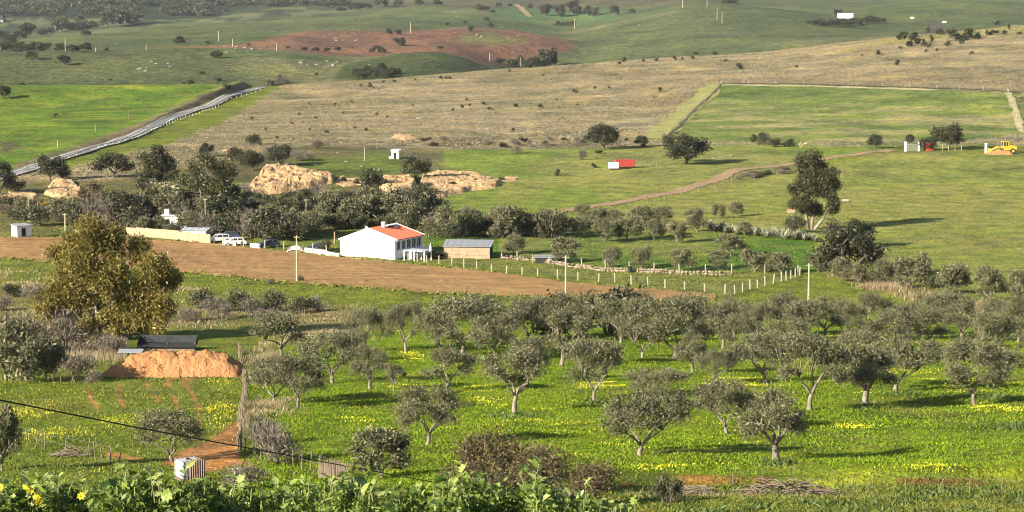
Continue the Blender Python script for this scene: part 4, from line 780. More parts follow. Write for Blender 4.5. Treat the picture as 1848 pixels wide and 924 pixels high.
outcrop('grey_boulders', 'grey boulders behind the tall dark eucalyptus', [(235, 325), (260, 312), (330, 318), (330, 345), (300, 360), (250, 340)], 50, .4, 1.2, 10, RG)
outcrop('wood_pile', 'long pile of stones and rubbish beside the broad dark oak', [(1270, 286), (1300, 279), (1332, 280), (1328, 284), (1290, 289)], 34, .3, .7, 11, RD, cat='stones')
outcrop('rubble_heap', 'rubble under the bushes at the lower edge of the fenced green field', [(1430, 264), (1450, 258), (1460, 262), (1445, 267)], 12, .5, 1., 13, cat='stones')
for px, py, w, l in [(757, 214, 14, 'flat white rock slab on the dry hillside'), (748, 211, 8, 'small white rock beside the flat slab on the dry hillside'), (1525, 329, 6, 'pair of white stones on the pasture beside the tall eucalyptus'), (1606, 327, 8, 'white boulder lying in the yellow green pasture'), (1838, 450, 8, 'white boulder near the right edge of the pasture'), (1592, 330, 5, 'small stone beside the white boulder in the pasture'), (570, 298, 12, 'pale rock shelf on the green ledge above the quarry'), (610, 276, 10, 'slanting pale boulder on the green ledge'), (625, 292, 8, 'low grey stone on the green ledge'), (535, 302, 5, 'upright pale stone above the quarry ledge'), (707, 161, 8, 'low white stone on the upper dry hill'), (875, 155, 5, 'pale stone high on the dry hill'), (1275, 150, 4, 'pale stone beside the fenced green field corner'), (725, 225, 4, 'small pale stone on the dry hill')]:
    p = at(px, py); r = w * mpp(p.y) * .5; tag(obj('boulder', RG[px % 4], None, p - Vector((0, 0, r * .1)), (0, 0, px), (r, r * .8, r * .5)), l, 'boulder')
for i in range(40):
    px, py = gr.uniform(780, 1180), gr.uniform(228, 262); p = at(px, py); r = gr.uniform(.4, 1.1)
    tag(obj('boulder', RD[i % 3], None, p, (0, 0, i), (r, r * .8, r * .6)), 'pale stone among the thorn scrub at the hill foot', 'boulder', 'stones at the hill foot')
for i in range(46):
    px, py = gr.choice([(gr.gauss(600, 25), gr.gauss(114, 6)), (gr.gauss(895, 26), gr.gauss(68, 6)), (gr.gauss(440, 20), gr.gauss(90, 4)), (gr.gauss(270, 25), gr.gauss(117, 5)), (gr.gauss(1150, 40), gr.gauss(44, 6)), (gr.gauss(610, 20), gr.gauss(70, 4))]); p = at(px, py, I_R1 + .8); r = gr.uniform(.9, 2.4)
    tag(obj('boulder', RD[i % 3], None, p, (0, 0, i), (r, r * .8, r * .6)), 'pale boulder dotting the far fields', 'boulder', 'boulders in the far fields')

# clay heap behind the lawn
def heap(name, label, pix_l, pix_r, pix_base, hpx, depth, m, seed):
    a = at(pix_l, pix_base); b = at(pix_r, pix_base); L = (b.x - a.x); c = (a + b) / 2; H = hpx * mpp(c.y); nx, ny = 110, 44; V = []
    for j in range(ny):
        for i in range(nx):
            u = i / (nx - 1) * 2 - 1; v = j / (ny - 1) * 2 - 1; x = c.x + u * L / 2; y = c.y + depth * .5 + v * depth / 2
            e = float(np.interp(u, [-1, -.85, -.62, -.35, .3, .76, .92, 1], [0, .32, .78, .97, 1, .97, .66, 0])) * max(0, 1 - abs(v) ** 1.9)
            n = fbm(np.array([x / 1.3]), np.array([y / 1.1]), seed, 4)[0] - .5; n2 = vnoise(np.array([x / .33]), np.array([y / .33]), seed + 9)[0] - .5
            V.append((x - c.x, y - c.y, ground(x, y) - c.z - .12 + e * H * (1 + .35 * n) + (.26 * n2 + .3 * n) * (e > .02)))
    i = (np.arange(ny - 1)[:, None] * nx + np.arange(nx - 1)[None]).ravel()
    return tag(obj(name, np_mesh(name, V, np.stack([i, i + 1, i + nx + 1, i + nx], -1), m), None, c), label, 'earth heap')
heap('clay_heap', 'long orange clay heap in front of the dark metal roofs', 166, 442, 682, 45, 5.5, M_clay, 5)

# ------------------------------------------------------------------ buildings
M_wall = mat('white_wall', (.70, .69, .66), .10, .6, .85, .01, 6)
M_roof = mat('red_roof_tiles', (.40, .088, .045), .35, 2.5, .85, .05, 9, stretch=(3, .3, 3))
M_glass = mat('window_glass', (.035, .04, .045), .3, 1, .15, spec=.6); M_frame = mat('white_frame', (.72, .72, .70), .1, 3, .6)
M_black = mat('black_sheet', (.028, .029, .03), .4, 1.5, .75, spec=.15); M_grey = mat('grey_sheet', (.22, .23, .24), .3, 1.2, .55, .02, 9, spec=.4)
M_tanw = mat('tan_render', (.30, .21, .135), .35, 1.2, .9, .02, 5); M_wood = mat('grey_wood', (.17, .13, .095), .45, 3, .95, .01, 20, stretch=(1, 1, .2)); M_dark = mat('dark_inside', (.015, .014, .013), .2, 2, .95)  # M_dark: near-black colour standing in for the shade inside openings
M_reed = mat('reed_panel', (.29, .21, .135), .25, 2.2, .95, .02, 14, stretch=(4, 4, .3)); M_post = mat('white_post', (.30, .27, .20), .15, 3, .85); M_conc = mat('concrete_pole', (.34, .30, .185), .15, 2, .9)
M_metal = mat('galvanised', (.42, .43, .43), .2, 2, .45, metal=.5); M_red = mat('red_paint', (.33, .045, .032), .2, 1.5, .55); M_yellow = mat('yellow_paint', (.50, .32, .03), .25, 1.5, .5); M_tyre = mat('tyre', (.025, .025, .025), .2, 3, .9)
M_blue = mat('pale_blue_sheet', (.36, .39, .41), .2, 1.5, .6); M_silver = mat('silver_paint', (.50, .51, .52), .05, 2, .35, spec=.5); M_carw = mat('white_car_paint', (.58, .59, .60), .03, 2, .3, spec=.5); M_carb = mat('dark_blue_paint', (.035, .05, .09), .1, 2, .3, spec=.5)
M_cloth = mat('pale_cloth', (.62, .70, .62), .1, 3, .9)
def part(name, mb, mats, parent, loc=(0, 0, 0), rot=(0, 0, 0), bevel=0, **k): return obj(name, mb.mesh(name, mats, bevel=bevel), parent, loc, rot, **k)

M_barn = mat('weathered_white', (.50, .50, .49), .12, .4, .9)
M_cream = mat('cream_wall', (.48, .43, .34), .15, 1., .9)
def farmhouse():
    p = at(713, 469); th = math.radians(25); W, Lh = 10.6, 10.2; EH, RH = 3.7, 5.35
    o = empty('farmhouse', (p.x, p.y, p.z - .25), -th)    # local x: along gable to the left is -x, y: away
    # gable wall (front, y=0), x from -W to 0
    mb = MB(); mid_ = -W * .5
    mb.prism([(-W, 0), (0, 0), (0, EH), (mid_, RH), (-W, EH - .3)], 0, .3); part('gable_wall', mb, M_wall, o)
    mb = MB(); mb.prism([(-W, 0), (0, 0), (0, EH), (mid_, RH), (-W, EH - .3)], Lh - .3, Lh); part('gable_wall', mb, M_wall, o)
    mb = MB(); mb.box((-W + .15, Lh / 2, (EH - .3) / 2), (.3, Lh - .62, EH - .3)); part('side_wall', mb, M_wall, o)
    # right wall with five window openings
    mb = MB(); s0, s1 = 1.75, 3.35; y0, y1 = .32, Lh - .32; nw = 5; bay = (y1 - y0) / nw
    mb.box((-.15, (y0 + y1) / 2, s0 / 2), (.3, y1 - y0, s0)); mb.box((-.15, (y0 + y1) / 2, (s1 + EH) / 2), (.3, y1 - y0, EH - s1))
    for i in range(nw + 1):
        y = y0 + bay * i; mb.box((-.15, min(max(y, y0 + .15), y1 - .15), (s0 + s1) / 2), (.3, .42 if 0 < i < nw else .3, s1 - s0))
    part('side_wall', mb, M_wall, o)
    for i in range(nw):
        y = y0 + bay * (i + .5); w = obj('window', MB().box((0, 0, 0), (.05, bay - .5, s1 - s0 - .1)).mesh('pane', M_glass), o, (-.2, y, (s0 + s1) / 2))
        fm = MB(); fm.box((.04, 0, 0), (.05, .07, s1 - s0 - .06)); fm.box((.04, 0, -(s1 - s0) / 2 + .06), (.06, bay - .44, .08)); fm.box((.04, 0, (s1 - s0) / 2 - .06), (.06, bay - .44, .08))
        obj('frame', fm.mesh('frame', M_frame), w)
    # roof slopes and pale verges
    for sx, x0, z0, z1 in ((1, .45, EH - .1, RH), (-1, -W - .35, EH - .38, RH)):
        a = Vector((mid_, 0, z1 + .05)); b = Vector((x0, 0, z0)); d = (b - a); L = d.length; ry = math.atan2(-(b.z - a.z), b.x - a.x)
        m_ = MB(); m_.box((L / 2 * (1 if sx > 0 else 1), 0, 0), (L, Lh - .1, .12)); rf = obj('roof_slope', m_.mesh('roof_slope', M_roof), o, (a.x, Lh / 2, a.z), (0, ry, 0))
        for k in range(24):
            rr = MB(); rr.tube([(.05, -Lh / 2 + .3 + k * (Lh - .6) / 23, .07), (L - .02, -Lh / 2 + .3 + k * (Lh - .6) / 23, .07)], .09, 6)
            obj('tile_row', rr.mesh('tile_row', M_roof), rf)
        for yy in (-Lh / 2 + .02, Lh / 2 - .02):
            v = MB(); v.box((L / 2, yy, .03), (L, .26, .3)); obj('verge', v.mesh('verge', M_wall), rf)
        if sx > 0:
            v = MB(); v.box((.55, 2.2, .24), (.7, 3.4, .12), ry=-.2); obj('solar_heater', v.mesh('solar_heater', M_frame), rf); v = MB(); v.box((1.35, 3.0, .2), (.7, 1.2, .1)); obj('skylight', v.mesh('skylight', M_glass), rf)
            v = MB(); v.tube([(L, -Lh / 2, -.12), (L, Lh / 2, -.12)], .08, 8); obj('gutter', v.mesh('gutter', M_frame), rf)
    mb = MB(); mb.box((0, 0, .35), (.5, .5, .9)); mb.box((0, 0, .85), (.66, .66, .12)); part('chimney', mb, M_wall, o, (-4.6, 4.5, RH - .05))
    mb = MB(); mb.tube([(0, 0, 0), (0, 0, .7), (.35, -.2, .8)], [.05, .05, .3], 8); part('aerial_dish', mb, M_frame, o, (-6.2, .8, RH - .6))
    mb = MB(); mb.box((0, 0, 1.05), (.12, .9, 2.1)); d = part('door', mb, M_black, o, (-W - .05, 2.5, 0)); obj('handle', MB().box((-.1, .3, 1.0), (.06, .12, .04)).mesh('handle', M_metal), d)
    mb = MB(); mb.box((0, 0, 0), (.22, .06, .16)); part('wall_lamp', mb, M_grey, o, (-8.7, -.03, 3.0))
    tag(o, 'white farmhouse with red tiled roof beside the ploughed field', 'house')
    # porch wall, pergola, parasol
    M = o.matrix_basis
    Mw = Matrix.Translation(o.location) @ Matrix.Rotation(-th, 4, 'Z')
    q = Mw @ Vector((2.0, 5.5, .0)); b = empty('garden_wall', q, -th); mb = MB(); mb.box((0, 0, .9), (.25, 8.0, 1.8)); part('wall_panel', mb, M_wall, b); mb = MB(); mb.box((0, 0, 1.85), (.4, 8.15, .1)); part('coping', mb, M_wall, b); tag(b, 'low white garden wall alongside the farmhouse windows', 'wall')
    q = Mw @ Vector((4.2, .3, 0)); b = empty('pergola', q, -th)
    for x in (-1.9, 0, 1.9):
        for y in (-1.3, 1.3): mb = MB(); mb.box((x, y, 1.0), (.14, .14, 2.0)); part('post', mb, M_frame, b)
    for x in (-1.25, 0, 1.25): mb = MB(); mb.box((x, 0, 2.12), (1.2, 3.2, .07), ry=.04); part('roof_panel', mb, M_blue, b)
    mb = MB(); mb.box((0, -1.35, 2.03), (4.1, .1, .12)); part('beam', mb, M_frame, b); tag(b, 'white pergola with pale flat roof beside the farmhouse', 'pergola')
    q = at(777, 467); b = empty('parasol', q); mb = MB(); mb.tube([(0, 0, -.2), (0, 0, 2.7)], .035, 8); part('pole', mb, M_frame, b)
    mb = MB(); mb.tube([(0, 0, 1.0), (0, 0, 1.4), (0, 0, 2.0), (0, 0, 2.75)], [.14, .3, .22, .02], 10); part('canopy', mb, M_cloth, b); mb = MB(); mb.tube([(0, 0, 0), (0, 0, .1)], [.3, .28], 10); part('base', mb, M_grey, b); tag(b, 'closed pale green parasol between the pergola and the tan shed', 'parasol')
    b = empty('hedge', at(790, 466)); V, Q, rr = leaf_cloud([(x * .9, 0, .6, .7, .5, .6) for x in (-1.4, -.5, .4, 1.3)], 1400, .25, .14, 5); me = np_mesh('foliage', V, Q, ML_oak); face_attr(me, 'rnd', rr); obj('foliage', me, b)
    mb = MB(); [mb.tube([(x * .9, 0, -.1), (x * .9, 0, .7)], .03, 5) for x in (-1.4, -.5, .4, 1.3)]; part('stems', mb, M_bark_dark, b); tag(b, 'dark clipped hedge between the parasol and the tan shed', 'hedge')
farmhouse()
def shed(name, label, px, py, W, D, H0, H1, th, mw, mr, front=None, overhang=.3, door=None, legs=False, zoff=-.1):
    """mono pitch shed: px,py = nearest right corner; roof rises to the back"""
    p = at(px, py); o = empty(name, (p.x, p.y, p.z + zoff), -th)
    mb = MB(); mb.box((-W / 2, .06, H0 / 2), (W, .12, H0)); part('front_wall', mb, front or mw, o)
    mb = MB(); mb.box((-W / 2, D - .06, H1 / 2), (W, .12, H1)); part('back_wall', mb, mw, o)
    for x in (-.06, -W + .06):
        mb = MB(); mb.prism([(.13, 0), (D - .13, 0), (D - .13, H1 - .03), (.13, H0)], x - .06, x + .06, axis='x'); part('end_wall', mb, door if (door and x > -1) else mw, o)
    ang = math.atan2(H1 - H0, D); L = math.hypot(D, H1 - H0) + overhang * 2; n = max(2, int(W / 1.0))
    for i in range(n):
        w = (W + .5) / n; mb = MB(); mb.box((0, 0, 0), (w - .02, L, .06)); mb.box((0, 0, .05), (.08, L, .05)); part('roof_sheet', mb, mr, o, (-W - .25 + w * (i + .5), D / 2, (H0 + H1) / 2 + .08 + .015 * (i % 2)), (ang, 0, 0))
    return tag(o, label, 'shed')
shed('shed', 'tan walled shed with grey sheet roof beside the farmhouse', 884, 467, 7.9, 4.4, 2.1, 2.75, math.radians(6), M_wood, M_grey, M_tanw, door=M_dark)  # right end is open; its inner shade is coloured onto a solid end wall
s_ = shed('low_shed', 'low black sheet shelter beside the round olive and stone wall', 1008, 475, 3.9, 1.6, .95, 1.15, math.radians(4), M_black, M_grey, door=M_black)
part('hatch', MB().box((0, 0, 0), (.75, .06, .85)), M_tanw, s_, (-1.5, -.04, .45)); part('leaning_sheet', MB().box((0, 0, 0), (1.4, .05, 1.2), ry=-.6), M_black, s_, (.4, .3, .5))
s_ = shed('small_shed', 'small white shed with dark doorway at the end of the ploughed field', 57, 427, 2.9, 2.4, 2.15, 2.35, math.radians(-38), M_wall, M_grey); part('door', MB().box((0, 0, 0), (.8, .06, 1.75)), M_dark, s_, (-1.6, -.04, .9))
part('end_door', MB().box((0, 0, 0), (.05, 1.0, 1.8)), M_wall, s_, (.04, 1.2, .95))
s_ = shed('white_cottage', 'white cottage half hidden in the wood belt by the reed fence', 338, 414, 5.2, 4, 2.6, 3.0, math.radians(10), M_wall, M_wall); part('window', MB().box((0, 0, 0), (.9, .06, 1.0)), M_glass, s_, (-4.0, -.04, 1.5))
part('chimney', MB().box((0, 0, 0), (.9, .9, 1.6)), M_wall, s_, (-4.4, 1.2, 3.1))
shed('glass_frame_shed', 'low pale blue sheet shelter behind the reed fence', 372, 430, 4.6, 2.2, 1.5, 1.7, math.radians(8), M_blue, M_blue)
s_ = shed('white_hut', 'tiny white stone hut with dark doorway on the green ledge', 719, 287, 1.9, 1.9, 2.3, 2.5, math.radians(10), M_wall, M_wall); part('door', MB().box((0, 0, 0), (.75, .06, 1.7)), M_dark, s_, (-.95, -.04, .95))
part('meter_box', MB().box((0, 0, 0), (.6, .5, .8)), M_wall, s_, (-2.3, .3, .4))
s_ = shed('red_shed', 'rusty red open shelter beside the farm gate brush', 1684, 272, 1.8, 2, 2.2, 2.5, .05, M_red, M_red)
shed('far_barn', 'long white farm building on the far green plain', 1540, 35, 17, 8, 5, 6, .02, M_barn, M_barn, zoff=1)
shed('far_barn', 'small white building at the edge of the far woodland', 5, 40, 9, 6, 5, 6, .02, M_barn, M_barn, zoff=0)
shed('far_barn', 'little white house near the farmstead track on the far plain', 1708, 42, 4, 3, 1.6, 2, .02, M_barn, M_barn, zoff=.3)
for px, py, w in [(1650, 34, 4), (576, 4, 8), (590, 3, 7), (560, 5, 6), (498, 4, 6), (478, 5, 5)]: shed('far_house', 'tiny pale house on the distant hills', px, py, w, 4, w * .35, w * .45, .1, M_barn, M_barn, zoff=.3)['group'] = 'tiny distant houses'
# dark metal roofs behind the clay heap
p = at(352, 634); o = empty('metal_trough_roof', (p.x, p.y, p.z + .42), -.04)
mb = MB(); mb.prism([(0, 0), (1.7, .25), (2.0, 1.05), (1.92, 1.07), (1.62, .33), (0, .08)], -6.4, 0, axis='x'); part('roof_sheet', mb, M_black, o)
for x in (-.03, -6.37): mb = MB(); mb.prism([(0, 0), (1.7, .25), (2.0, 1.05), (.9, .75)], x - .03, x + .03, axis='x'); part('end_plate', mb, M_black, o)
for x in (-.2, -3.2, -6.2): mb = MB(); mb.tube([(x, .9, -1.6), (x, .9, .4)], .06, 6); part('post', mb, M_wood, o)
mb = MB(); mb.box((-3.2, .4, -.4), (6.2, .1, .7)); part('low_wall', mb, M_wood, o); tag(o, 'black curved metal roof standing behind the clay heap', 'roof')
p = at(236, 646); o = empty('metal_sheet', p, -.03); mb = MB(); mb.box((0, 0, .75), (2.6, 1.3, .05), rx=.16); part('sheet', mb, M_metal, o)
for x in (-1.1, 1.1): mb = MB(); mb.tube([(x, 0, -.2), (x, 0, .73)], .06, 6); part('post', mb, M_wood, o)
tag(o, 'pale flat metal sheet shelter at the end of the clay heap', 'shelter')

# ------------------------------------------------------------------ poles and fences
def pole(px, py, hpx, label, m=M_conc, r=.13, arm=True, rmin=0, group=None, nm='utility_pole'):
    p = at(px, py, rmin); h = hpx * mpp(p.y); o = empty(nm, p); s = max(r, 1.0 * mpp(p.y) * .5 if rmin > 15 else r)
    mb = MB(); mb.tube([(0, 0, -.4), (0, 0, h * .5), (0, 0, h)], [s * 1.25, s, s * .75], 8); part('mast', mb, m, o)
    if arm:
        mb = MB(); mb.box((0, -.02, h - .25), (.9, .1, .1)); part('crossarm', mb, m, o)
        for x in (-.38, .38): mb = MB(); mb.tube([(x, 0, h - .2), (x, 0, h - .05)], .05, 6); part('insulator', mb, M_black, o)
    return tag(o, label, 'pole', group), p + Vector((0, 0, h - .1))
_, w1 = pole(536, 508, 84, 'cream concrete pole standing on the edge of the ploughed field'); _, w2 = pole(1021, 540, 80, 'cream concrete pole behind the far rows of olives'); _, w3 = pole(1459, 557, 83, 'tall cream concrete pole in the grass beside the post fence corner')
pole(118, 424, 40, 'cream pole rising behind the golden eucalyptus'); pole(52, 400, 48, 'white pole beside the tree on the rubble slope', M_post); pole(371, 415, 58, 'slim white pole in front of the broad eucalyptus clump', M_post, .1); pole(413, 408, 52, 'second slim white pole beside the eucalyptus clump', M_post, .1)
pole(725, 388, 36, 'short white pole above the red roof', M_post, .18, False); pole(553, 418, 60, 'slim white pole beside the dark conifer', M_post, .1); pole(658, 290, 24, 'thin pole on the green ledge above the quarry', M_post, .1, False); pole(604, 440, 22, 'rusty brown post at the corner of the farmhouse', M_tanw, .14, False)
for px, py, h in [(118, 92, 24), (395, 74, 18), (741, 60, 20), (1037, 52, 18), (1303, 42, 20), (1294, 36, 22), (1232, 14, 14), (1276, 12, 16)]: pole(px, py, h, 'white power pole crossing the far fields', M_post, .25, False, I_R1 + .8, 'far power poles')
for px, py, h in [(173, 93, 7), (264, 90, 10), (420, 84, 14), (499, 92, 14), (884, 110, 14), (940, 125, 22)]: pole(px, py, h, 'thin pale post along the red field', M_post, .25, False, I_R1 + .8, 'posts along the red field')
pole(104, 266, 14, 'thin pale mast in the bright green field', M_post, .1, False); pole(172, 238, 14, 'thin mast in the bright green field above the road', M_post, .1, False); pole(232, 216, 16, 'thin dark mast in the bright green field near the cutting', M_wood, .1, False)
def wire(a, b, sag, r, label, m=M_black, n=14):
    P = [a.lerp(b, t / n) - Vector((0, 0, sag * 4 * (t / n) * (1 - t / n))) for t in range(n + 1)]
    mb = MB(); mb.tube(P, r, 6); return tag(obj('overhead_cable', mb.mesh('overhead_cable', m, True)), label, 'cable')
e_ = at(2050, 560); wire(w3, e_ + Vector((0, 0, 6.5)), .8, .025, 'thin dark cable running from the tall cream pole to the right'); wire(w2, w3, 1.0, .015, 'thin cable between the cream poles behind the grove'); wire(w1, w2, 1.0, .015, 'thin cable over the ploughed field between cream poles')
pole(2050, 560, 76, 'cream pole beyond the dry grass strip')
M_wirem = mat('fence_wire', (.13, .12, .11), .2, 3, .7)
def fence(name, label, pix, step, h, r, m, wires=2, wr=.005, jit=.05, seed=1, box=False, wm=M_wirem, rmin=0):
    g = random.Random(seed); P = [at(*q, rmin) for q in pix]; pts = []; o = empty(name, P[0])
    for a, b in zip(P[:-1], P[1:]):
        L = (b - a).length; n = max(1, round(L / step))
        for i in range(n): pts.append(a.lerp(b, i / n))
    pts.append(P[-1]); mb = MB()
    if box: mb.box((0, 0, h / 2 - .1), (r * 2, r * 2, h + .2))
    else: mb.tube([(0, 0, -.2), (0, 0, h)], [r, r * .85], 6)
    me = mb.mesh('post', m); tops = []
    for q in pts:
        z = ground(q.x, q.y); s = g.uniform(1 - jit * 2, 1 + jit * 2); l = Vector((q.x, q.y, z)) - P[0]
        obj('post', me, o, l, (g.gauss(0, jit), g.gauss(0, jit), 0), (1, 1, s)); tops.append(l)
    for k in range(wires):
        mb = MB(); zz = h * (.92 - .38 * k); mb.tube([t + Vector((0, 0, zz)) for t in tops], wr, 4); part('wire', mb, wm, o)
    return tag(o, label, 'fence')
fence('post_fence', 'white post and wire fence between the farmhouse yard and the ploughed field', [(720, 466), (770, 474), (860, 486), (970, 500), (1080, 508), (1200, 520), (1308, 530)], 3.8, 1.35, .085, M_post, box=True)
fence('post_fence', 'white post fence climbing to the corner by the large dark tree', [(1326, 530), (1380, 516), (1410, 508), (1443, 497)], 3.3, 1.4, .08, M_post, box=True)
fence('post_fence', 'white post fence along the stone wall below the round olives', [(905, 466), (1050, 482), (1180, 490), (1320, 494), (1440, 494)], 4.2, 1.5, .08, M_post, box=True, seed=3)
fence('post_fence', 'white posts with wire in front of the parked cars', [(402, 442), (440, 446), (478, 449), (512, 452), (590, 460)], 3.6, 1.7, .08, M_post, box=True, seed=4)
fence('wire_fence', 'wooden wire fence at the lower edge of the dry strip', [(310, 580), (400, 577), (500, 575), (600, 570), (680, 585)], 3.6, 1.25, .055, M_wood, 3, seed=5)
fence('wire_fence', 'dark wooden post fence across the lower lawn', [(18, 795), (50, 802), (80, 812), (118, 818), (158, 824), (214, 838)], 1.5, 1.05, .04, M_wood, 2, .008, .08, 6)
fence('wire_fence', 'leaning dark post fence at the foot of the brambles', [(430, 815), (545, 848), (592, 862), (640, 878)], 1.4, 1.2, .045, M_wood, 2, .008, .06, 7)
fence('wire_fence', 'thin pale stake fence along the soil bank below the grove', [(1322, 878), (1430, 872), (1505, 878), (1575, 882), (1695, 888), (1806, 894), (1900, 900)], 2.0, .9, .022, M_wood, 1, .004, .08, 8)
fence('track_fence', 'post and wire fence on the lower side of the dirt track', [(1100, 375), (1200, 358), (1290, 340), (1320, 330), (1440, 312), (1510, 288), (1600, 276)], 9, 1.5, .1, M_wood, 1, .01, .03, 9)
fence('paddock_fence', 'pale paddock fence between the red trailer and the broad oak', [(1146, 300), (1185, 300), (1215, 296), (1236, 294)], 3.0, 1.3, .09, M_wood, 2, .03, .03, 10, wm=M_wood)
fence('paddock_fence', 'wooden yard fence beside the white farm gate', [(1657, 272), (1668, 272), (1690, 271), (1712, 272), (1735, 272)], 2.0, 1.7, .09, M_post, 2, .035, .03, 11, wm=M_post)
fence('field_fence', 'thin fence up the side of the fenced green field', [(1844, 238), (1832, 202), (1820, 167)], 12, 1.3, .09, M_post, 1, .015, .02, 12)
fence('field_fence', 'dark fence row up the corner of the fenced green field', [(1212, 240), (1250, 202), (1300, 153)], 6, 1.5, .12, M_wood, 2, .02, .03, 13)
fence('field_fence', 'fence row along the top of the fenced green field', [(1302, 151), (1400, 152), (1500, 154), (1690, 160), (1818, 166)], 12, 1.3, .09, M_post, 1, .02, .02, 14)
fence('ledge_fence', 'wooden stake fence behind the tiny white hut', [(680, 268), (700, 270), (730, 278), (770, 300), (790, 312)], 3.5, 1.4, .09, M_wood, 2, .03, .05, 15)
fence('road_rail', 'pale guard rail beside the asphalt road', [(110, 292), (250, 249), (335, 212), (400, 187), (470, 164)], 7, .9, .1, M_metal, 1, .1, .02, 16, rmin=14)
# stick fence running down beside the clay heap
p0 = at(434, 812); o = empty('stick_fence', p0); g = random.Random(3); pix = [(434, 812), (434, 770), (437, 735), (443, 712), (441, 690), (434, 660), (432, 632)]
P = [at(*q) for q in pix]; me1 = MB().tube([(0, 0, -.2), (.02, 0, .7), (0, .02, 1.5)], [.045, .04, .025], 5).mesh('stick', M_wood)
for a, b in zip(P[:-1], P[1:]):
    n = int((b - a).length / .28)
    for i in range(n):
        q = a.lerp(b, i / n); obj('stick', me1, o, (q.x - p0.x + g.gauss(0, .05), q.y - p0.y, ground(q.x, q.y) - p0.z), (g.gauss(0, .09), g.gauss(0, .12), g.uniform(0, 6)), (1, 1, g.uniform(.4, .72)))
tag(o, 'weathered stick fence running up beside the clay heap', 'fence')
for i, (px, py, h) in enumerate([(435, 815, 48), (432, 638, 18)]): mb = MB(); q = at(px, py); mb.tube([(0, 0, -.2), (0, 0, h * mpp(q.y))], .08, 7); obj('corner_post', mb.mesh('corner_post', M_wood), o, q - p0)
p0 = at(575, 862); o = empty('picket_fence', p0); P = [at(575, 862), at(622, 866)]
for i in range(26):
    q = P[0].lerp(P[1], i / 25); obj('picket', me1, o, (q.x - p0.x, q.y - p0.y, ground(q.x, q.y) - p0.z), (g.gauss(0, .03), g.gauss(0, .03), 0), (1, 1, g.uniform(.55, .75)))
tag(o, 'short rustic stick panel beside the dark olive bush', 'fence')
p0 = at(420, 868); o = empty('pallet', p0, -.2)
for i in range(7): mb = MB(); mb.box((i * .13, 0, .35), (.09, .03, .75)); part('slat', mb, M_post, o)
for z in (.15, .6): mb = MB(); mb.box((.39, .05, z), (.95, .06, .08)); part('rail', mb, M_post, o)
tag(o, 'small pale wooden pallet standing in the grass beside the water tank', 'pallet')
# reed fence of panels
a = at(228, 426); b = at(380, 440); o = empty('reed_fence', a); n = 8
for i in range(n):
    u = a.lerp(b, i / n); v = a.lerp(b, (i + 1) / n); c = (u + v) / 2; z = ground(c.x, c.y); L = (v - u).length; rz = math.atan2(v.y - u.y, v.x - u.x)
    mb = MB(); mb.box((0, 0, .8), (L - .03, .06, 1.75 + .08 * math.sin(i * 2.1))); obj('reed_panel', mb.mesh('reed_panel', M_reed), o, Vector((c.x, c.y, z)) - a, (0, 0, rz))
    mb = MB(); mb.tube([(-L / 2, .05, -.2), (-L / 2, .05, 1.85)], .05, 6); obj('post', mb.mesh('post', M_post), o, Vector((c.x, c.y, z)) - a, (0, 0, rz))
tag(o, 'tan reed panel fence between the ploughed field and the wood belt', 'fence')
def low_wall(label, x0, y0, x1, y1, h):
    a = at(x0, y0); b = at(x1, y1); c = (a + b) / 2; o = empty('low_wall', c, math.atan2(b.y - a.y, b.x - a.x)); L = (b - a).length
    mb = MB(); mb.box((0, 0, h / 2 - .1), (L, .22, h + .2)); part('wall_panel', mb, M_cream, o); mb = MB(); mb.box((0, 0, h + .03), (L + .1, .3, .06)); part('coping', mb, M_cream, o); tag(o, label, 'wall')
low_wall('short cream wall in front of the silver car', 402, 442, 426, 444, .7); low_wall('cream wall between the white tarpaulin and the small tree', 550, 455, 590, 460, .75); low_wall('white wall end joining the farmhouse gable', 590, 461, 612, 464, .6); low_wall('short pale wall by the parked cars', 452, 447, 470, 449, .8)
# dry stone wall
o = empty('stone_wall', at(905, 468)); P0 = o.location.copy(); g = random.Random(21); ends = [(905, 466), (960, 470), (1050, 484), (1090, 490), (1180, 492), (1320, 497)]; cnt = 0
for (xa, ya), (xb, yb) in zip(ends[:-1], ends[1:]):
    a = at(xa, ya); b = at(xb, yb); n = int((b - a).length / .42)
    for i in range(n):
        q = a.lerp(b, (i + g.random()) / n); z = ground(q.x, q.y)
        for L_ in range(g.choice((1, 2, 2)) if xa < 1080 else 2):
            r = g.uniform(.22, .38); obj('stone', g.choice(RS), o, (q.x - P0.x, q.y - P0.y + g.uniform(-.2, .2), z - P0.z + .12 + L_ * .36), (g.uniform(-.4, .4), g.uniform(-.4, .4), g.uniform(0, 6)), (r * 1.2, r, r * .8))
tag(o, 'tumbled dry stone wall along the lawn of round olives', 'wall')
o = empty('rubbish_bin', at(1137, 492)); mb = MB(); mb.tube([(0, 0, 0), (0, 0, .9)], [.36, .42], 12); part('body', mb, M_black, o); mb = MB(); mb.tube([(0, 0, .88), (0, 0, 1.0)], [.46, .4], 12); part('lid', mb, M_black, o); tag(o, 'black drum standing on the stone wall line', 'drum')

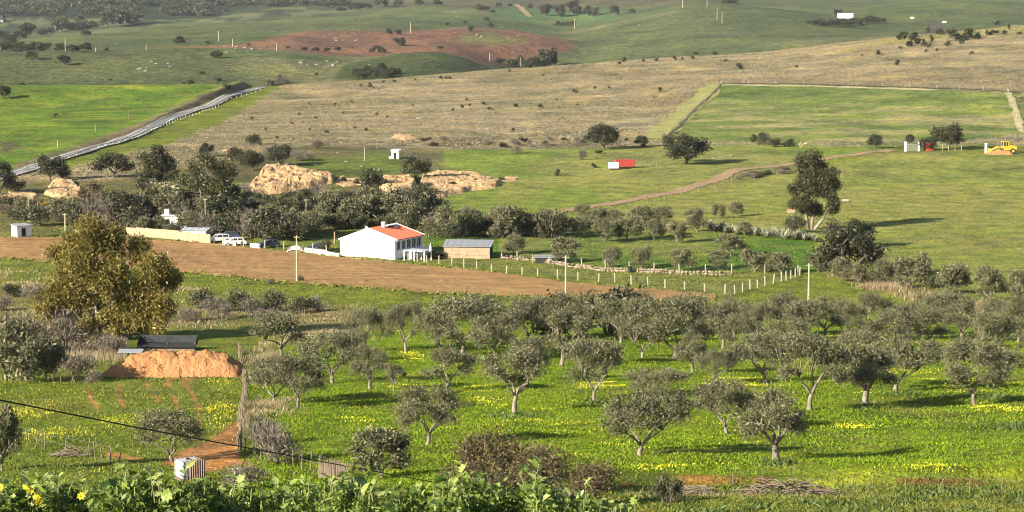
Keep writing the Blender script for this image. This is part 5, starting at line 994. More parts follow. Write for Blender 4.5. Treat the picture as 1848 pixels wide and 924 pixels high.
# ------------------------------------------------------------------ vehicles and farm things
def car(px, py, label, m, rz, van=False):
    o = empty('parked_car', at(px, py), rz); L, W = 4.1, 1.7; hs = 1.9 if van else 1.46
    prof = [(-2.05, .35), (-2.05, .8), (-1.9, .92), (-1.0, .98), (-.95, .98), (1.55, .98), (1.95, .9), (2.05, .6), (2.05, .35)]
    mb = MB(); mb.prism(prof, -W / 2, W / 2); bd = part('body', mb, m, o, bevel=.05)
    mb = MB(); mb.prism([(-1.05, .97), (-.35, hs - .05), (.2, hs), (1.3, hs - .06), (1.95, .97)], -W / 2 + .12, W / 2 - .12); part('cabin', mb, M_glass, o, bevel=.03)
    mb = MB(); mb.prism([(-.38, hs - .08), (-.3, hs), (.25, hs + .04), (1.3, hs - .02), (1.4, hs - .12)], -W / 2 + .1, W / 2 - .1); part('roof', mb, m, o)
    for x in (-.9, .45, 1.6):
        for y in (-1, 1): mb = MB(); mb.tube([(x + .12 * (x < 0) * -1, y * (W / 2 - .09), .95), (x + (.55 if x < 0 else 0) - .1 * (x > 1), y * (W / 2 - .13), hs - .03)], .05, 4); part('pillar', mb, m, o)
    for x in (-1.3, 1.25):
        for y in (-1, 1):
            w = obj('wheel', MB().tube([(0, -.1, 0), (0, .1, 0)], .32, 14).mesh('wheel', M_tyre), o, (x, y * (W / 2 - .08), .32)); obj('rim', MB().tube([(0, -.115, 0), (0, .115, 0)], .2, 10).mesh('rim', M_metal), w)
    for y in (-.6, .6):
        mb = MB(); mb.box((-2.03, y, .72), (.08, .32, .16)); part('headlight', mb, M_frame, o); mb = MB(); mb.box((2.02, y, .78), (.08, .25, .2)); part('tail_light', mb, M_red, o)
    mb = MB(); mb.box((-2.06, 0, .42), (.1, W - .1, .16)); part('bumper', mb, M_black, o)
    return tag(o, label, 'car')
car(424, 443, 'silver hatchback parked behind the short cream wall', M_silver, .2); car(396, 437, 'white car half hidden under the dark tree by the reed fence', M_carw, .4); car(484, 447, 'dark blue car with bright bonnet parked by the post fence', M_carb, .6); car(413, 432, 'dark car parked behind the silver hatchback', M_carb, .15); car(575, 453, 'dark car behind the cream wall beside the small tree', M_carb, .1)
car(572, 401 , 'white car parked in the wood belt behind the farmhouse', M_carw, .3)
o = empty('tarpaulin_cover', at(534, 455)); V = []; nx, ny = 26, 12
for j in range(ny):
    for i in range(nx):
        u = i / (nx - 1) * 2 - 1; v = j / (ny - 1) * 2 - 1; V.append((u * 1.7, v * .9, max(-.02, 1.15 * (1 - abs(u) ** 2.6) * (1 - .55 * abs(v) ** 2.5) - .03) + .05 * vnoise(np.array([u * 6.]), np.array([v * 4.]), 3)[0]))
i = (np.arange(ny - 1)[:, None] * nx + np.arange(nx - 1)[None]).ravel(); obj('cover', np_mesh('cover', V, np.stack([i, i + 1, i + nx + 1, i + nx], -1), M_carw, True), o)
mb = MB(); mb.prism([(-1.5, 0), (1.5, 0), (1.35, .85), (-1.35, .85)], -.7, .7); part('load', mb, M_wood, o); tag(o, 'white tarpaulin draped over a load behind the field pole', 'tarpaulin')
def container(px, py, L, H, W, m, rz, label, nm, dark_end=False):
    o = empty(nm, at(px, py), rz); mb = MB(); mb.box((0, 0, H / 2 + .35), (L, W, H)); part('body', mb, m, o)
    for i in range(int(L / .6)): mb = MB(); mb.box((-L / 2 + .3 + i * .6, -W / 2 - .02, H / 2 + .35), (.22, .05, H - .2)); part('rib', mb, m, o)
    mb = MB(); mb.box((0, 0, H + .4), (L + .1, W + .1, .1)); part('roof', mb, m, o); mb = MB(); mb.box((L / 2 + .04, 0, H / 2 + .35), (.06, W - .1, H - .1)); part('door', mb, M_black, o)
    for x in (-L * .3, L * .3):
        for y in (-W / 2 + .15, W / 2 - .15): obj('wheel', MB().tube([(0, -.12, 0), (0, .12, 0)], .38, 12).mesh('wheel', M_tyre), o, (x, y, .36))
    return tag(o, label, 'trailer')
container(1107, 306, 2.4, 1.4, 1.7, M_carw, .15, 'white box trailer parked beside the red container', 'box_trailer'); container(1127, 303, 4.8, 1.7, 1.9, M_red, .15, 'red container with dark end in the green pasture', 'red_container')
def loader():
    o = empty('wheel_loader', at(1815, 277), math.radians(8)); 
    mb = MB(); mb.prism([(-.6, .9), (2.6, .9), (3.0, 1.3), (2.9, 2.0), (1.6, 2.25), (.8, 2.2), (.2, 1.5), (-.6, 1.4)], -.75, .75); part('body', mb, M_yellow, o, bevel=.06)
    mb = MB(); mb.box((-.2, 0, 2.5), (1.5, 1.35, 1.5)); c = part('cab', mb, M_glass, o)
    mb = MB(); mb.box((-.2, 0, 3.3), (1.75, 1.55, .16)); obj('cab_roof', mb.mesh('cab_roof', M_yellow), c)
    for x in (-.9, -.2, .5):
        for y in (-.7, .7): mb = MB(); mb.box((x, y, 2.5), (.14, .1, 1.55)); obj('cab_pillar', mb.mesh('cab_pillar', M_yellow), c)
    mb = MB(); mb.box((-.2, 0, 1.85), (1.6, 1.45, .5)); obj('cab_base', mb.mesh('cab_base', M_yellow), c)
    for x in (-1.6, 1.7):
        for y in (-.85, .85):
            w = obj('wheel', MB().tube([(0, -.25, 0), (0, .25, 0)], .72, 16).mesh('wheel', M_tyre), o, (x, y, .72)); obj('rim', MB().tube([(0, -.27, 0), (0, .27, 0)], .38, 12).mesh('rim', M_yellow), w)
    mb = MB(); mb.prism([(-2.4, .8), (-.6, .8), (-.6, 1.5), (-2.2, 1.3)], -.5, .5); part('front_frame', mb, M_yellow, o)
    for y in (-.5, .5): mb = MB(); mb.tube([(-.8, y, 1.7), (-2.4, y, 1.75), (-4.6, y, .8)], [.16, .2, .14], 6); part('lift_arm', mb, M_yellow, o)
    mb = MB(); mb.prism([(-4.4, .15), (-5.6, .1), (-5.65, .2), (-4.75, .35), (-4.6, 1.15), (-5.0, 1.5), (-4.9, 1.55), (-4.4, 1.2)], -1.25, 1.25); part('bucket', mb, M_yellow, o)
    mb = MB(); mb.tube([(2.0, .3, 2.1), (2.0, .3, 2.8)], .06, 6); part('exhaust', mb, M_black, o); tag(o, 'yellow wheel loader parked on the bare earth by the farm yard', 'loader')
loader()
heap('spoil_heap', 'reddish brown spoil heap in front of the yellow loader', 1778, 1830, 279, 7, 4, M_clay, 8)
o = empty('farm_gate', at(1646, 273), .1)
for x in (-1.9, 1.9): mb = MB(); mb.box((x, 0, 1.2), (.45, .45, 2.7)); part('pillar', mb, M_wall, o); mb = MB(); mb.box((x, 0, 2.6), (.6, .6, .15)); part('pillar_cap', mb, M_wall, o)
mb = MB(); mb.box((0, -.1, 1.15), (3.2, .05, .1)); mb.box((0, -.1, 2.0), (3.2, .05, .1)); mb.box((0, -.1, .3), (3.2, .05, .1)); gt = part('gate_leaf', mb, M_metal, o)
for i in range(14): obj('bar', MB().tube([(-1.5 + i * .23, -.1, .3), (-1.5 + i * .23, -.1, 2.0)], .03, 5).mesh('bar', M_metal), gt)
tag(o, 'white pillared grey metal farm gate beside the umbrella oak', 'gate')
o = empty('gate_pillar', at(1779, 276)); mb = MB(); mb.box((0, 0, 1.2), (.5, .5, 2.6)); part('pillar', mb, M_wall, o); mb = MB(); mb.box((0, 0, 2.55), (.65, .65, .15)); part('cap', mb, M_wall, o); tag(o, 'single white pillar at the bucket of the yellow loader', 'pillar')
o = empty('feed_trough', at(1526, 364)); mb = MB(); mb.box((0, 0, .35), (1.3, .6, .5)); part('basin', mb, M_post, o); mb = MB(); mb.box((0, 0, .56), (1.1, .4, .1)); part('inside', mb, M_dark, o); tag(o, 'white trough in the pasture beside the tall eucalyptus', 'trough')
o = empty('beehive_crate', at(1428, 384)); mb = MB(); mb.box((0, 0, .4), (1.6, .8, .8)); part('box', mb, M_tanw, o); mb = MB(); mb.box((0, 0, .85), (1.7, .9, .08)); part('lid', mb, M_red, o); tag(o, 'brown wooden crate near the foot of the slim eucalyptus', 'crate')
# water tank with corrugated sheet
M_tank = mat('tank_plastic', (.40, .41, .41), .25, 2.5, .6)
p = at(340, 867); o = empty('water_tank', p, math.radians(32)); mb = MB(); mb.box((0, 0, .68), (1.15, 1.0, 1.0)); part('tank', mb, M_tank, o, bevel=.08)
mb = MB(); mb.box((0, 0, .08), (1.2, 1.05, .15)); part('pallet_base', mb, M_wood, o)
for x in (-.58, -.3, 0, .3, .58): mb = MB(); mb.tube([(x, -.515, .15), (x, -.515, 1.2), (x, .515, 1.2), (x, .515, .15)], .018, 5); part('cage_bar', mb, M_metal, o)
for z in (.4, .68, .95, 1.2): mb = MB(); mb.tube([(-.59, -.52, z), (.59, -.52, z), (.59, .52, z), (-.59, .52, z), (-.59, -.52, z)], .018, 5); part('cage_bar', mb, M_metal, o)
mb = MB(); mb.tube([(0, 0, 1.17), (0, 0, 1.25)], .12, 10); part('cap', mb, M_black, o); tag(o, 'white caged water tank behind the leafy hedge', 'tank')
M_rust = mat('rusty_sheet', (.19, .13, .095), .4, 3, .8, col2=(.08, .045, .03)); q = at(356, 870); o = empty('corrugated_sheet', q, .15); V = []; nx = 57
for j in (0, 1):
    for i in range(nx): V.append((-.4 + .82 * i / (nx - 1), .045 * math.cos(i / (nx - 1) * 2 * math.pi * 7) + .3 * j, 1.15 * j + .02))
for j in (0, 1):
    for i in range(nx): V.append((V[j * nx + i][0], V[j * nx + i][1] + .006, V[j * nx + i][2]))
Q = [(i, i + 1, nx + i + 1, nx + i) for i in range(nx - 1)] + [(2 * nx + i, 3 * nx + i, 3 * nx + i + 1, 2 * nx + i + 1) for i in range(nx - 1)]; obj('sheet', np_mesh('sheet', V, Q, M_rust), o)
part('prop', MB().tube([(0, .35, -.1), (0, .3, 1.1)], .03, 6), M_wood, o); tag(o, 'rusty corrugated sheet leaning against the white water tank', 'sheet')
o = empty('cat_statue', at(12, 905)) if False else None
# brushwood piles
def brush(name, label, px, py, wpx, hpx, n, seed, m=M_wood):
    p = at(px, py); s = mpp(p.y); g = random.Random(seed); o = empty(name, p); W = wpx * s; H = hpx * s
    for k in range(n):
        x = g.uniform(-.5, .5) * W; z = H * g.random() * (1 - (2 * x / W) ** 2) + .05; a = g.gauss(0, .5); L = g.uniform(.5, 1.5); d = Vector((math.cos(a), g.gauss(0, .5), math.sin(a) * .7)).normalized() * L / 2; c = Vector((x, g.uniform(-.6, .6), z))
        mb = MB(); mb.tube([c - d, c + Vector((0, 0, .06)), c + d], [.035, .025, .012], 4); part('branch', mb, m, o)
    return tag(o, label, 'brushwood')
M_twig = mat('grey_twigs', (.15, .115, .085), .4, 3, .95)
brush('brushwood_pile', 'big heap of cut grey branches below the broad olive', 1420, 892, 160, 24, 110, 4, M_twig); brush('brushwood_pile', 'small heap of cut branches beside the round dark bush', 1262, 893, 60, 14, 36, 5, M_twig); brush('brushwood_pile', 'low brown heap of dead brush on the lower lawn', 128, 824, 46, 14, 40, 6, M_twig)
# agave hedge
g = random.Random(31); mb = MB()
def agave(seed):
    g = random.Random(seed); V = []; Q = []; rn = []
    for k in range(22):
        a = k * 2.4; el = .35 + 1.0 * k / 22; L = g.uniform(.9, 1.3); d = Vector((math.cos(a) * math.cos(el), math.sin(a) * math.cos(el), math.sin(el))); s = Vector((-math.sin(a), math.cos(a), 0)); b = len(V)
        V += [tuple(s * -.09), tuple(s * .09), tuple(d * L * .55 + s * .12 + Vector((0, 0, .05))), tuple(d * L * .55 - s * .12 + Vector((0, 0, .05))), tuple(d * L)]; Q += [(b, b + 1, b + 2, b + 3), (b + 3, b + 2, b + 4, b + 4)]
        rn += [g.random()] * 2
    me = bpy.data.meshes.new('agave'); me.from_pydata(V, [], [q if q[2] != q[3] else q[:3] for q in Q]); me.materials.append(ML_agave); face_attr(me, 'rnd', rn); return me
AG = [agave(i) for i in range(3)]
for i in range(60):
    t = i / 59; px = 1272 + t * 200; py = np.interp(px, [1272, 1330, 1400, 1472], [410, 420, 427, 434]) + g.uniform(-3, 4); p = at(px, py); s = g.uniform(1.0, 1.7)
    tag(obj('agave_plant', AG[i % 3], None, p, (0, 0, g.uniform(0, 6)), s), 'spiky pale agave in the hedge along the pasture edge', 'agave', 'agave hedge')
for i in range(8): tag(obj('agave_plant', AG[i % 3], None, at(1262 + i * 2 - 60, 414 + i), (0, 0, i), 1.3), 'spiky pale agave among the olives below the track', 'agave', 'agaves among the olives')

# ------------------------------------------------------------------ grass, flowers, dry stalks
def tufts(name, label, pts, hmin, hmax, w, m, seed, lean=.35, cat=None, kind='stuff', blades=1):
    g = np.random.default_rng(seed); n = len(pts); a = g.random(n) * 6.283; h = hmin + (hmax - hmin) * g.random(n); s = np.stack([np.cos(a), np.sin(a), 0 * a], 1) * (w * (.6 + .8 * g.random(n)))[:, None] * .5
    tip = pts + np.stack([g.normal(size=n) * lean * h, g.normal(size=n) * lean * h, h], 1); V = np.stack([pts - s - [0, 0, .03], pts + s - [0, 0, .03], tip], 1).reshape(-1, 3)
    me = np_mesh(name, V, np.arange(3 * n).reshape(n, 3), m); face_attr(me, 'rnd', g.random(n)); o = obj(name, me); return tag(o, label, cat, None, kind)
MG_lush = leaf_mat('lush_grass', [(.070, .120, .008), (.108, .165, .010), (.150, .195, .012)], .3, .7, spec=.1); MG_dull = leaf_mat('lawn_grass', [(.085, .11, .020), (.135, .155, .028), (.185, .195, .045)], .4, .7, spec=.1)
MG_hill = leaf_mat('hill_grass', [(.15, .13, .068), (.21, .18, .10), (.28, .24, .15)], .3, .8, spec=.1); MG_dry = leaf_mat('dry_grass', [(.20, .15, .08), (.30, .235, .14), (.42, .33, .21)], .35, .8, spec=.1); MF_y = leaf_mat('yellow_flowers', [(.42, .38, .02), (.58, .53, .03), (.70, .64, .08)], .35, .7, spec=.1); MF_w = mat('white_flower', (.8, .8, .74), .05, 3, .8)
cl = ss(fbm(GX / 7, GY / 5, 91), .42, .6)
tufts('grove_grass', 'lush green grass growing under the olive trees', scatter_cells(inG * (.25 + .75 * ss(n3, .3, .6)) * (1 - np.clip(bank, 0, 1)) / np.maximum(GY, 60) * 100, 170000, 3, 11), .05, .17, .15, MG_lush, 1, cat='grass')
rut = sum(ss(-sdline(r, QX + wob * 10, QY), -7, -3.5) for r in RUTS)
lawn = np.clip(1 - rut, 0, 1) * ((QX < 450) * (T < 8.3) + (T < 5) * (QX > 1000)) * (1 - ss(-sdline([(328, 690), (346, 710), (358, 770)], QX, QY), -6, -3)) * (1 - ss(sdpoly([(440, 755), (432, 840), (380, 850), (290, 838), (335, 812), (372, 800)], QX, QY), -2, 3))
tufts('lawn_grass', 'duller green grass of the open lawn and lower bank', scatter_cells(lawn * 1.0, 70000, 3, 8.5), .05, .16, .13, MG_dull, 2, cat='grass')
mead2 = ((T > 9.5) & (T < 15) & (QX > -50)) * (1 - inG) * (.2 + ss(n3, .35, .6)); pm = ss(sdpoly([(-300, 455), (0, 468), (330, 494), (540, 514), (800, 532), (1050, 542), (1292, 542), (1292, 528), (860, 486), (600, 461), (380, 437), (230, 428), (-300, 420)], QX, QY), -2, 1)
tufts('meadow_tufts', 'uneven green grass tufts of the valley pastures', scatter_cells(mead2 * (1 - pm), 90000, 9.5, 15), .06, .22, .3, MG_dull, 5, cat='grass')
tufts('hill_tufts', 'dry yellowish grass tufts covering the hillside', scatter_cells(inH * (1 - inF) * ss(n3, .3, .6), 70000, 15, 19.3), .12, .4, .6, MG_hill, 6, cat='grass')
fl = inG * ss(fbm(GX / 6, GY / 3.2, 95, 4), .58, .70) * (T < 10)
band = ss(-sdline([(1150, 848), (1400, 846), (1560, 850), (1740, 858)], QX, QY), -9, -2)
spots = sum(ss(-np.hypot((QX - x) / a, (QY - y) / b), -1.2, -.5) for x, y, a, b in [(1650, 848, 90, 10), (1540, 780, 60, 14), (700, 695, 50, 14), (760, 640, 60, 14), (640, 760, 40, 10), (1100, 700, 60, 14), (1320, 690, 60, 16), (1690, 690, 70, 16), (1800, 740, 60, 14), (1150, 710, 60, 8), (900, 720, 70, 14), (1560, 720, 40, 14), (470, 700, 20, 14), (1830, 690, 40, 10), (1500, 640, 40, 10)])
tufts('grove_flowers', 'yellow wildflowers scattered in the grove grass', scatter_cells((fl * .22 + band * .6 + spots * .75) * inG * (.15 + ss(n3, .42, .6) * 1.5) * ss(fbm(GX / 3.5, GY / 2.2, 99, 3), .48, .62), 6500, 4, 10.5) + [0, 0, .1], .05, .09, .075, MF_y, 3, .5, 'wildflowers')
lf = sum(ss(-np.hypot((QX - x) / a, (QY - y) / b), -1.2, -.4) for x, y, a, b in [(110, 785, 90, 14), (390, 745, 36, 28), (385, 690, 30, 10), (60, 750, 80, 14), (230, 765, 70, 14)]) + .12 * ss(n3, .5, .7)
tufts('lawn_flowers', 'yellow wildflowers in the lawn beside the fence posts', scatter_cells(lf * (QX < 440) * (.2 + ss(n3, .4, .6)), 2600, 4, 8) + [0, 0, .1], .05, .09, .07, MF_y, 4, .5, 'wildflowers')
def dry(poly, n, hmin, hmax, w, label, seed):
    m = ss(sdpoly(poly, qx + (n3 - .5) * 30, qy + (n3 - .5) * 12), -9, 12) * (.06 + ss(n3, .42, .62)); tufts('dry_grass', label, scatter_cells(m, n, 3, 15), hmin, hmax, w, MG_dry, seed, .3, 'dry grass')
dry([(1482, 490), (1600, 510), (1740, 545), (1848, 560), (1930, 580), (1930, 592), (1840, 582), (1720, 560), (1560, 522)], 7000, .3, .9, .14, 'tall dry grass strip above the far rows of olives', 11)
dry([(440, 640), (480, 632), (500, 650), (450, 664)], 1500, .2, .7, .06, 'pale dry grass at the corner of the grove beside the clay heap', 12)
dry([(442, 725), (540, 728), (545, 748), (460, 752), (440, 790)], 2400, .15, .45, .05, 'brown dry grass under the leaning olive', 13)
dry([(-60, 525), (100, 545), (330, 560), (640, 555), (640, 585), (330, 592), (90, 590), (-60, 600)], 8000, .12, .42, .12, 'dry grass of the scrub strip below the ploughed field', 14)
dry([(-60, 485), (90, 500), (330, 520), (520, 545), (300, 545), (-60, 520)], 5000, .15, .4, .12, 'dry grass patches on the bank below the ploughed field', 15)
dry([(110, 610), (210, 612), (240, 640), (180, 690), (100, 690)], 3200, .3, 1.1, .06, 'dry reeds under the golden eucalyptus', 16)
dry([(1130, 885), (1560, 890), (1600, 900), (1130, 905)], 900, .1, .35, .04, 'dry weeds round the brushwood heaps', 17)
dry([(560, 600), (700, 590), (680, 610), (500, 622), (470, 620)], 2200, .15, .45, .08, 'dry grass along the top edge of the grove', 18)
mg = []
for i in range(1500):
    px = gr.uniform(-40, 1290); y = np.interp(px, [-300, 0, 330, 540, 800, 1050, 1180, 1292], [455, 466, 492, 512, 530, 540, 544, 538]) if i % 3 else np.interp(px, [-300, 0, 230, 380, 600, 860, 1050, 1292], [422, 428, 430, 439, 463, 488, 512, 532]); mg.append(tuple(at(px, y + gr.gauss(0, 1.6 if i % 3 else .8))))
tufts('margin_weeds', 'ragged green weeds along the edges of the ploughed field', np.array(mg), .15, .5, .5, MG_dull, 23, .5, 'weeds')
# dark leafy weeds round the trunks
wp = []
for (x, y, a, n) in [(1565, 735, 46, 260), (1640, 712, 60, 260), (1790, 718, 60, 300), (1820, 770, 46, 300), (930, 750, 70, 260), (1080, 728, 46, 200), (840, 732, 26, 120), (1400, 836, 40, 160)]:
    for k in range(n): wp.append(tuple(at(x + gr.gauss(0, a * .45), y + gr.gauss(0, 3))))
for k in range(2600):
    x = gr.uniform(1120, 1900); y = gr.uniform(878, 940)
    if vnoise(np.array([x / 38.]), np.array([y / 9.]), 7)[0] > .52: wp.append(tuple(at(x, y)))
for k in range(260): wp.append(tuple(at(gr.uniform(190, 440), 684 + gr.gauss(0, 1.5) - 6 * (gr.random() < .2))))
tufts('leafy_weeds', 'dark broad leaved weeds round the olive trunks and on the lower bank', np.array(wp), .12, .32, .2, ML_green, 21, .8, 'weeds')

# ------------------------------------------------------------------ foreground hedge
def leaf_shape(kind, m):
    """broad lobed leaf lying along +y, folded along its midrib"""
    if kind == 0: O = [(0, 0), (.10, .10), (.34, .12), (.26, .30), (.52, .42), (.30, .50), (.38, .72), (.16, .72), (0, 1.0)]
    elif kind == 1: O = [(0, 0), (.14, .12), (.24, .32), (.25, .52), (.17, .75), (.07, .90), (0, 1.0)]
    else: O = [(0, 0), (.16, .05), (.42, .20), (.36, .36), (.58, .60), (.30, .62), (.28, .86), (.10, .82), (0, 1.0)]
    V = []; Q = []; n = len(O); zf = lambda x, y: .32 * abs(x) - .35 * y * y + .03 * math.sin(9 * y + 5 * x)
    for x, y in O: V.append((0, y, zf(0, y)))
    for s in (-1, 1):
        b = len(V)
        for x, y in O: V.append((s * x * .55, y * .98, zf(x * .55, y))); 
        c = len(V)
        for x, y in O: V.append((s * x, y, zf(x, y)))
        for i in range(n - 1):
            f1 = (i, b + i, b + i + 1, i + 1); f2 = (b + i, c + i, c + i + 1, b + i + 1); Q += [f1 if s < 0 else f1[::-1], f2 if s < 0 else f2[::-1]]
    me = bpy.data.meshes.new('leaf'); me.from_pydata(V, [], Q); bm = bmesh.new(); bm.from_mesh(me); bmesh.ops.remove_doubles(bm, verts=bm.verts, dist=1e-4); bmesh.ops.dissolve_degenerate(bm, edges=bm.edges, dist=1e-4); bm.to_mesh(me); bm.free()
    me.materials.append(m); me.polygons.foreach_set('use_smooth', [True] * len(me.polygons)); return me
def hedge_leaf(name, c1, c2, c3):
    m, nt, out = nodes_of(name); oi = N(nt, 'ShaderNodeObjectInfo'); c = ramp(nt, oi.outputs['Random'], [(0, c1), (.5, c2), (1, c3)])
    tc = N(nt, 'ShaderNodeTexCoord'); sep = N(nt, 'ShaderNodeSeparateXYZ'); nt.links.new(tc.outputs['Object'], sep.inputs[0]); ab = N(nt, 'ShaderNodeMath', operation='ABSOLUTE'); nt.links.new(sep.outputs[0], ab.inputs[0])
    vein = ramp(nt, ab.outputs[0], [(0, (1.5, 1.45, 1.3)), (.035, (1, 1, 1))]); c = mixc(nt, 1, c, vein, 'MULTIPLY'); c = mixc(nt, 1, c, ramp(nt, noise(nt, 6, 4, tc.outputs['Object']), [(.3, .8), (.7, 1.15)]), 'MULTIPLY')
    b = N(nt, 'ShaderNodeBsdfPrincipled'); b.inputs['Roughness'].default_value = .5; b.inputs['Specular IOR Level'].default_value = .35; t = N(nt, 'ShaderNodeBsdfTranslucent'); nt.links.new(c, b.inputs['Base Color']); nt.links.new(c, t.inputs[0])
    mx = N(nt, 'ShaderNodeMixShader'); mx.inputs[0].default_value = .38; nt.links.new(b.outputs[0], mx.inputs[1]); nt.links.new(t.outputs[0], mx.inputs[2]); nt.links.new(mx.outputs[0], out.inputs[0]); return m
MH1 = hedge_leaf('broad_leaf', (.055, .115, .020), (.115, .175, .026), (.18, .235, .05)); MH2 = hedge_leaf('young_leaf', (.18, .24, .04), (.25, .31, .08), (.34, .38, .13))
ML_hedge = leaf_mat('hedge_foliage', [(.040, .075, .012), (.090, .140, .020), (.155, .21, .035), (.26, .30, .09)], .4, .45); M_stem = mat('green_stem', (.16, .17, .06), .3, 5, .7)
LFm = [leaf_shape(0, MH1), leaf_shape(1, MH1), leaf_shape(2, MH1)]; LFy = [leaf_shape(0, MH2), leaf_shape(1, MH2)]
ML_pet = leaf_mat('yellow_petals', [(.70, .55, .02), (.80, .66, .03)], .35, .6)
def petal_flower():
    V = []; Q = []; rn = []
    for k in range(7):
        a = k * 6.283 / 7; b = len(V); d = Vector((math.cos(a), math.sin(a), 0)); s = Vector((-math.sin(a), math.cos(a), 0))
        V += [tuple(d * .1), tuple(d * .6 + s * .3 + Vector((0, 0, .25))), tuple(d * 1.0 + Vector((0, 0, .22))), tuple(d * .6 - s * .3 + Vector((0, 0, .25)))]; Q.append((b, b + 1, b + 2, b + 3)); rn.append(k / 7)
    me = bpy.data.meshes.new('flower'); me.from_pydata(V, [], Q); me.materials.append(ML_pet); face_attr(me, 'rnd', rn); return me
FLW = petal_flower()
TOPX = [-80, 0, 60, 110, 170, 220, 300, 350, 430, 500, 560, 620, 680, 740, 800, 850, 910, 960, 1010, 1060, 1110, 1140]
TOPY = [886, 878, 896, 872, 890, 868, 882, 874, 898, 888, 896, 868, 888, 900, 884, 868, 890, 870, 896, 902, 918, 926]
def hedge_plant(px, Y, seed, label, flowers=(), nlarge=95, nsmall=5200, half=105):
    g = random.Random(seed); X, Y, Z = unproject(px, 900, Y); z0 = ground(X, Y); o = empty('leafy_shrub', (X, Y, z0)); s = mpp(Y); mb = MB()
    def top(x): return CAMZ - (np.interp(x, TOPX, TOPY) + 4 - YH) * s - z0
    for k in range(16):
        x = px + g.uniform(-half, half); t = top(x) + g.uniform(-.1, .03); P = [((x - px) * s * .35 * q ** .5 + (x - px) * s * .65 * q, g.uniform(-.12, .12), t * q - .1 * (q == 0)) for q in (0, .3, .6, .85, 1)]; mb.tube(P, [.022, .018, .013, .009, .004], 5)
    part('stem', mb, M_stem, o)
    for k in range(nlarge):
        x = px + g.uniform(-half, half); dp = abs(g.gauss(0, .16)); t = top(x) - dp + g.uniform(-.02, .05); y = g.uniform(-.42, .34) * 1; big = g.random() < .45 
        L = g.uniform(.07, .125) if big else g.uniform(.04, .08); young = dp < .07 and g.random() < .6; me = g.choice(LFy if young else LFm)
        obj('leaf', me, o, ((x - px) * s, y, t), (g.uniform(-.2, 1.0) if not young else g.uniform(.5, 1.4), g.gauss(0, .5), g.uniform(0, 6.283)), L)
    V = []; n = nsmall; gn = np.random.default_rng(seed); xs = px + gn.uniform(-half * 1.05, half * 1.05, n); tp = CAMZ - (np.interp(xs, TOPX, TOPY) + 10 - YH) * s - z0
    dz = np.abs(gn.normal(size=n)) * .2 + .05 * vnoise(xs / 22, xs * 0, seed) * 2; P = np.stack([(xs - px) * s, gn.uniform(-.45, .4, n), tp - dz], 1); ax = unit(gn.normal(size=(n, 3)) * .8 + [0, 0, .5]); nn = unit(np.cross(ax, gn.normal(size=(n, 3)))); sd = np.cross(ax, nn); L = gn.uniform(.03, .075, n)[:, None]; W = L * gn.uniform(.3, .5, n)[:, None]
    V = np.stack([P - ax * L * .5, P + sd * W * .5, P + ax * L * .5, P - sd * W * .5], 1).reshape(-1, 3); me = np_mesh('foliage', V, np.arange(4 * n).reshape(n, 4), ML_hedge); face_attr(me, 'rnd', gn.random(n)); tag(obj('foliage', me, o), kind='stuff')
    for k in range(7):
        x = px + g.uniform(-half, half); t0 = top(x) - .05; hh = g.uniform(.06, .17); ax_ = Vector((g.gauss(0, .03), g.gauss(0, .05), hh)); b0 = Vector(((x - px) * s, g.uniform(-.3, .1), t0)); m2 = MB(); m2.tube([b0 - Vector((0, 0, .12)), b0, b0 + ax_], [.006, .005, .003], 5); part('shoot', m2, M_stem, o)
        for q in range(3): obj('leaf', g.choice(LFy), o, b0 + ax_ * (.55 + .22 * q), (g.uniform(.5, 1.3), g.gauss(0, .3), g.uniform(0, 6.283)), g.uniform(.05, .1))
    for (fx, fy) in flowers:
        zz = CAMZ - (fy - YH) * s - z0; f = obj('flower', FLW, o, ((fx - px) * s, -.35, zz), (1.0, g.uniform(-.4, .4), g.uniform(0, 6)), .026 + .012 * g.random())
    return tag(o, label, 'shrub', 'leafy shrubs of the near hedge')
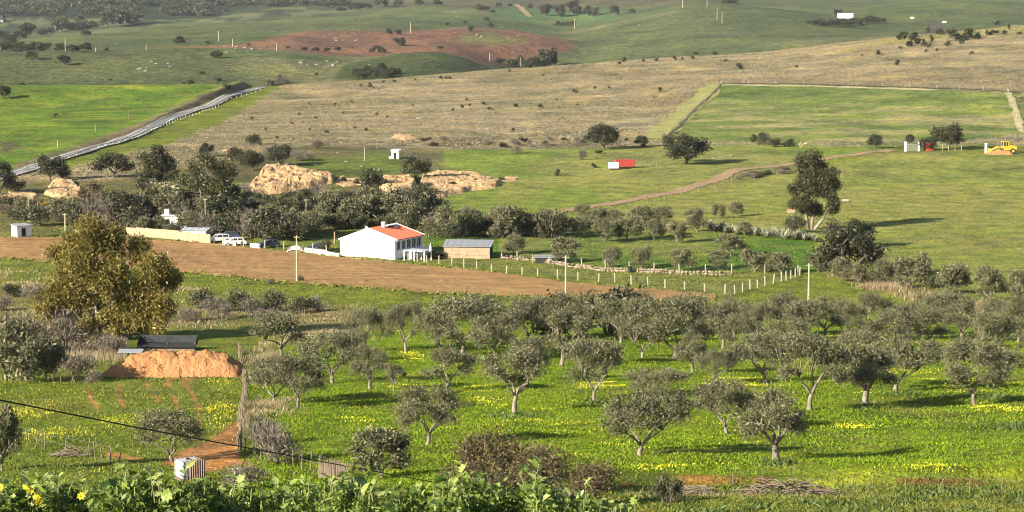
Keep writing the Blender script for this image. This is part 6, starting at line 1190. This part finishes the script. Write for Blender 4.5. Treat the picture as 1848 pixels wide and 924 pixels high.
hl = ['leafy near hedge shrub with yellow flowers at its tip', 'leafy near hedge shrub with pale lobed young leaves below the lawn posts', 'broad leaved near hedge shrub in front of the water tank', 'leafy near hedge shrub below the leaning post fence', 'leafy near hedge shrub in front of the dark olive bush', 'broad leaved near hedge shrub in front of the reddish brambles', 'leafy near hedge shrub with tall pale shoots before the wide bramble thicket', 'last leafy shrub of the near hedge, sloping down beside the soil bank']
for i, lab in enumerate(hl):
    px = -30 + i * 155
    hedge_plant(px, 15 + .5 * math.sin(i * 2.3), 40 + i, lab, [(6, 872), (14, 866), (24, 870), (10, 878), (68, 872), (76, 875), (88, 889), (92, 897), (2, 880)] if i == 0 else ([(165, 886)] if i == 1 else []), 78 if i < 7 else 40, half=100)
# overhead cable and its posts
A = Vector(unproject(-260, 672, 9.0)); B = Vector(unproject(1010, 908, 34.0)); n = 30; P = []
for i in range(n + 1):
    t = i / n; px = -260 + 1270 * t; py = np.interp(px, [-260, 0, 250, 500, 770, 1010], [668, 722, 772, 818, 868, 908]); P.append(Vector(unproject(px, py, 1 / ((1 - t) / 9.5 + t / 34.0))))
mb = MB(); mb.tube(P, .0045, 7); tag(obj('overhead_cable', mb.mesh('overhead_cable', M_black, True)), 'black cable slanting across the lawn towards the near hedge', 'cable')
for q in (P[0], P[-1]):
    o = empty('cable_post', (q.x, q.y, ground(q.x, q.y))); h = q.z - o.location.z; mb = MB(); mb.tube([(0, .05, -.3), (0, .05, h + .1)], [.07, .06], 8); part('mast', mb, M_wood, o); part('hook', MB().tube([(0, .0, h), (0, .06, h)], .02, 5), M_metal, o)
    tag(o, 'wooden post carrying the far end of the black cable' if q is P[-1] else 'wooden post carrying the near end of the black cable', 'post')

# ------------------------------------------------------------------ the air
m, nt, out = nodes_of('haze_air'); pv = N(nt, 'ShaderNodeVolumePrincipled'); pv.inputs['Color'].default_value = (.78, .86, 1.0, 1); pv.inputs['Density'].default_value = 0.000018; pv.inputs['Anisotropy'].default_value = 0.0
nt.links.new(pv.outputs[0], out.inputs['Volume'])
zmin = float(GZ.min()) - 1.5; zmax = max(float(GZ.max()), CAMZ) + 60
mb = MB(); mb.box((0, 3480, (zmin + zmax) / 2), (6600, 7100, zmax - zmin)); tag(obj('haze', mb.mesh('haze', m)), 'thin bluish haze lying over the whole valley', 'haze', None, 'stuff')
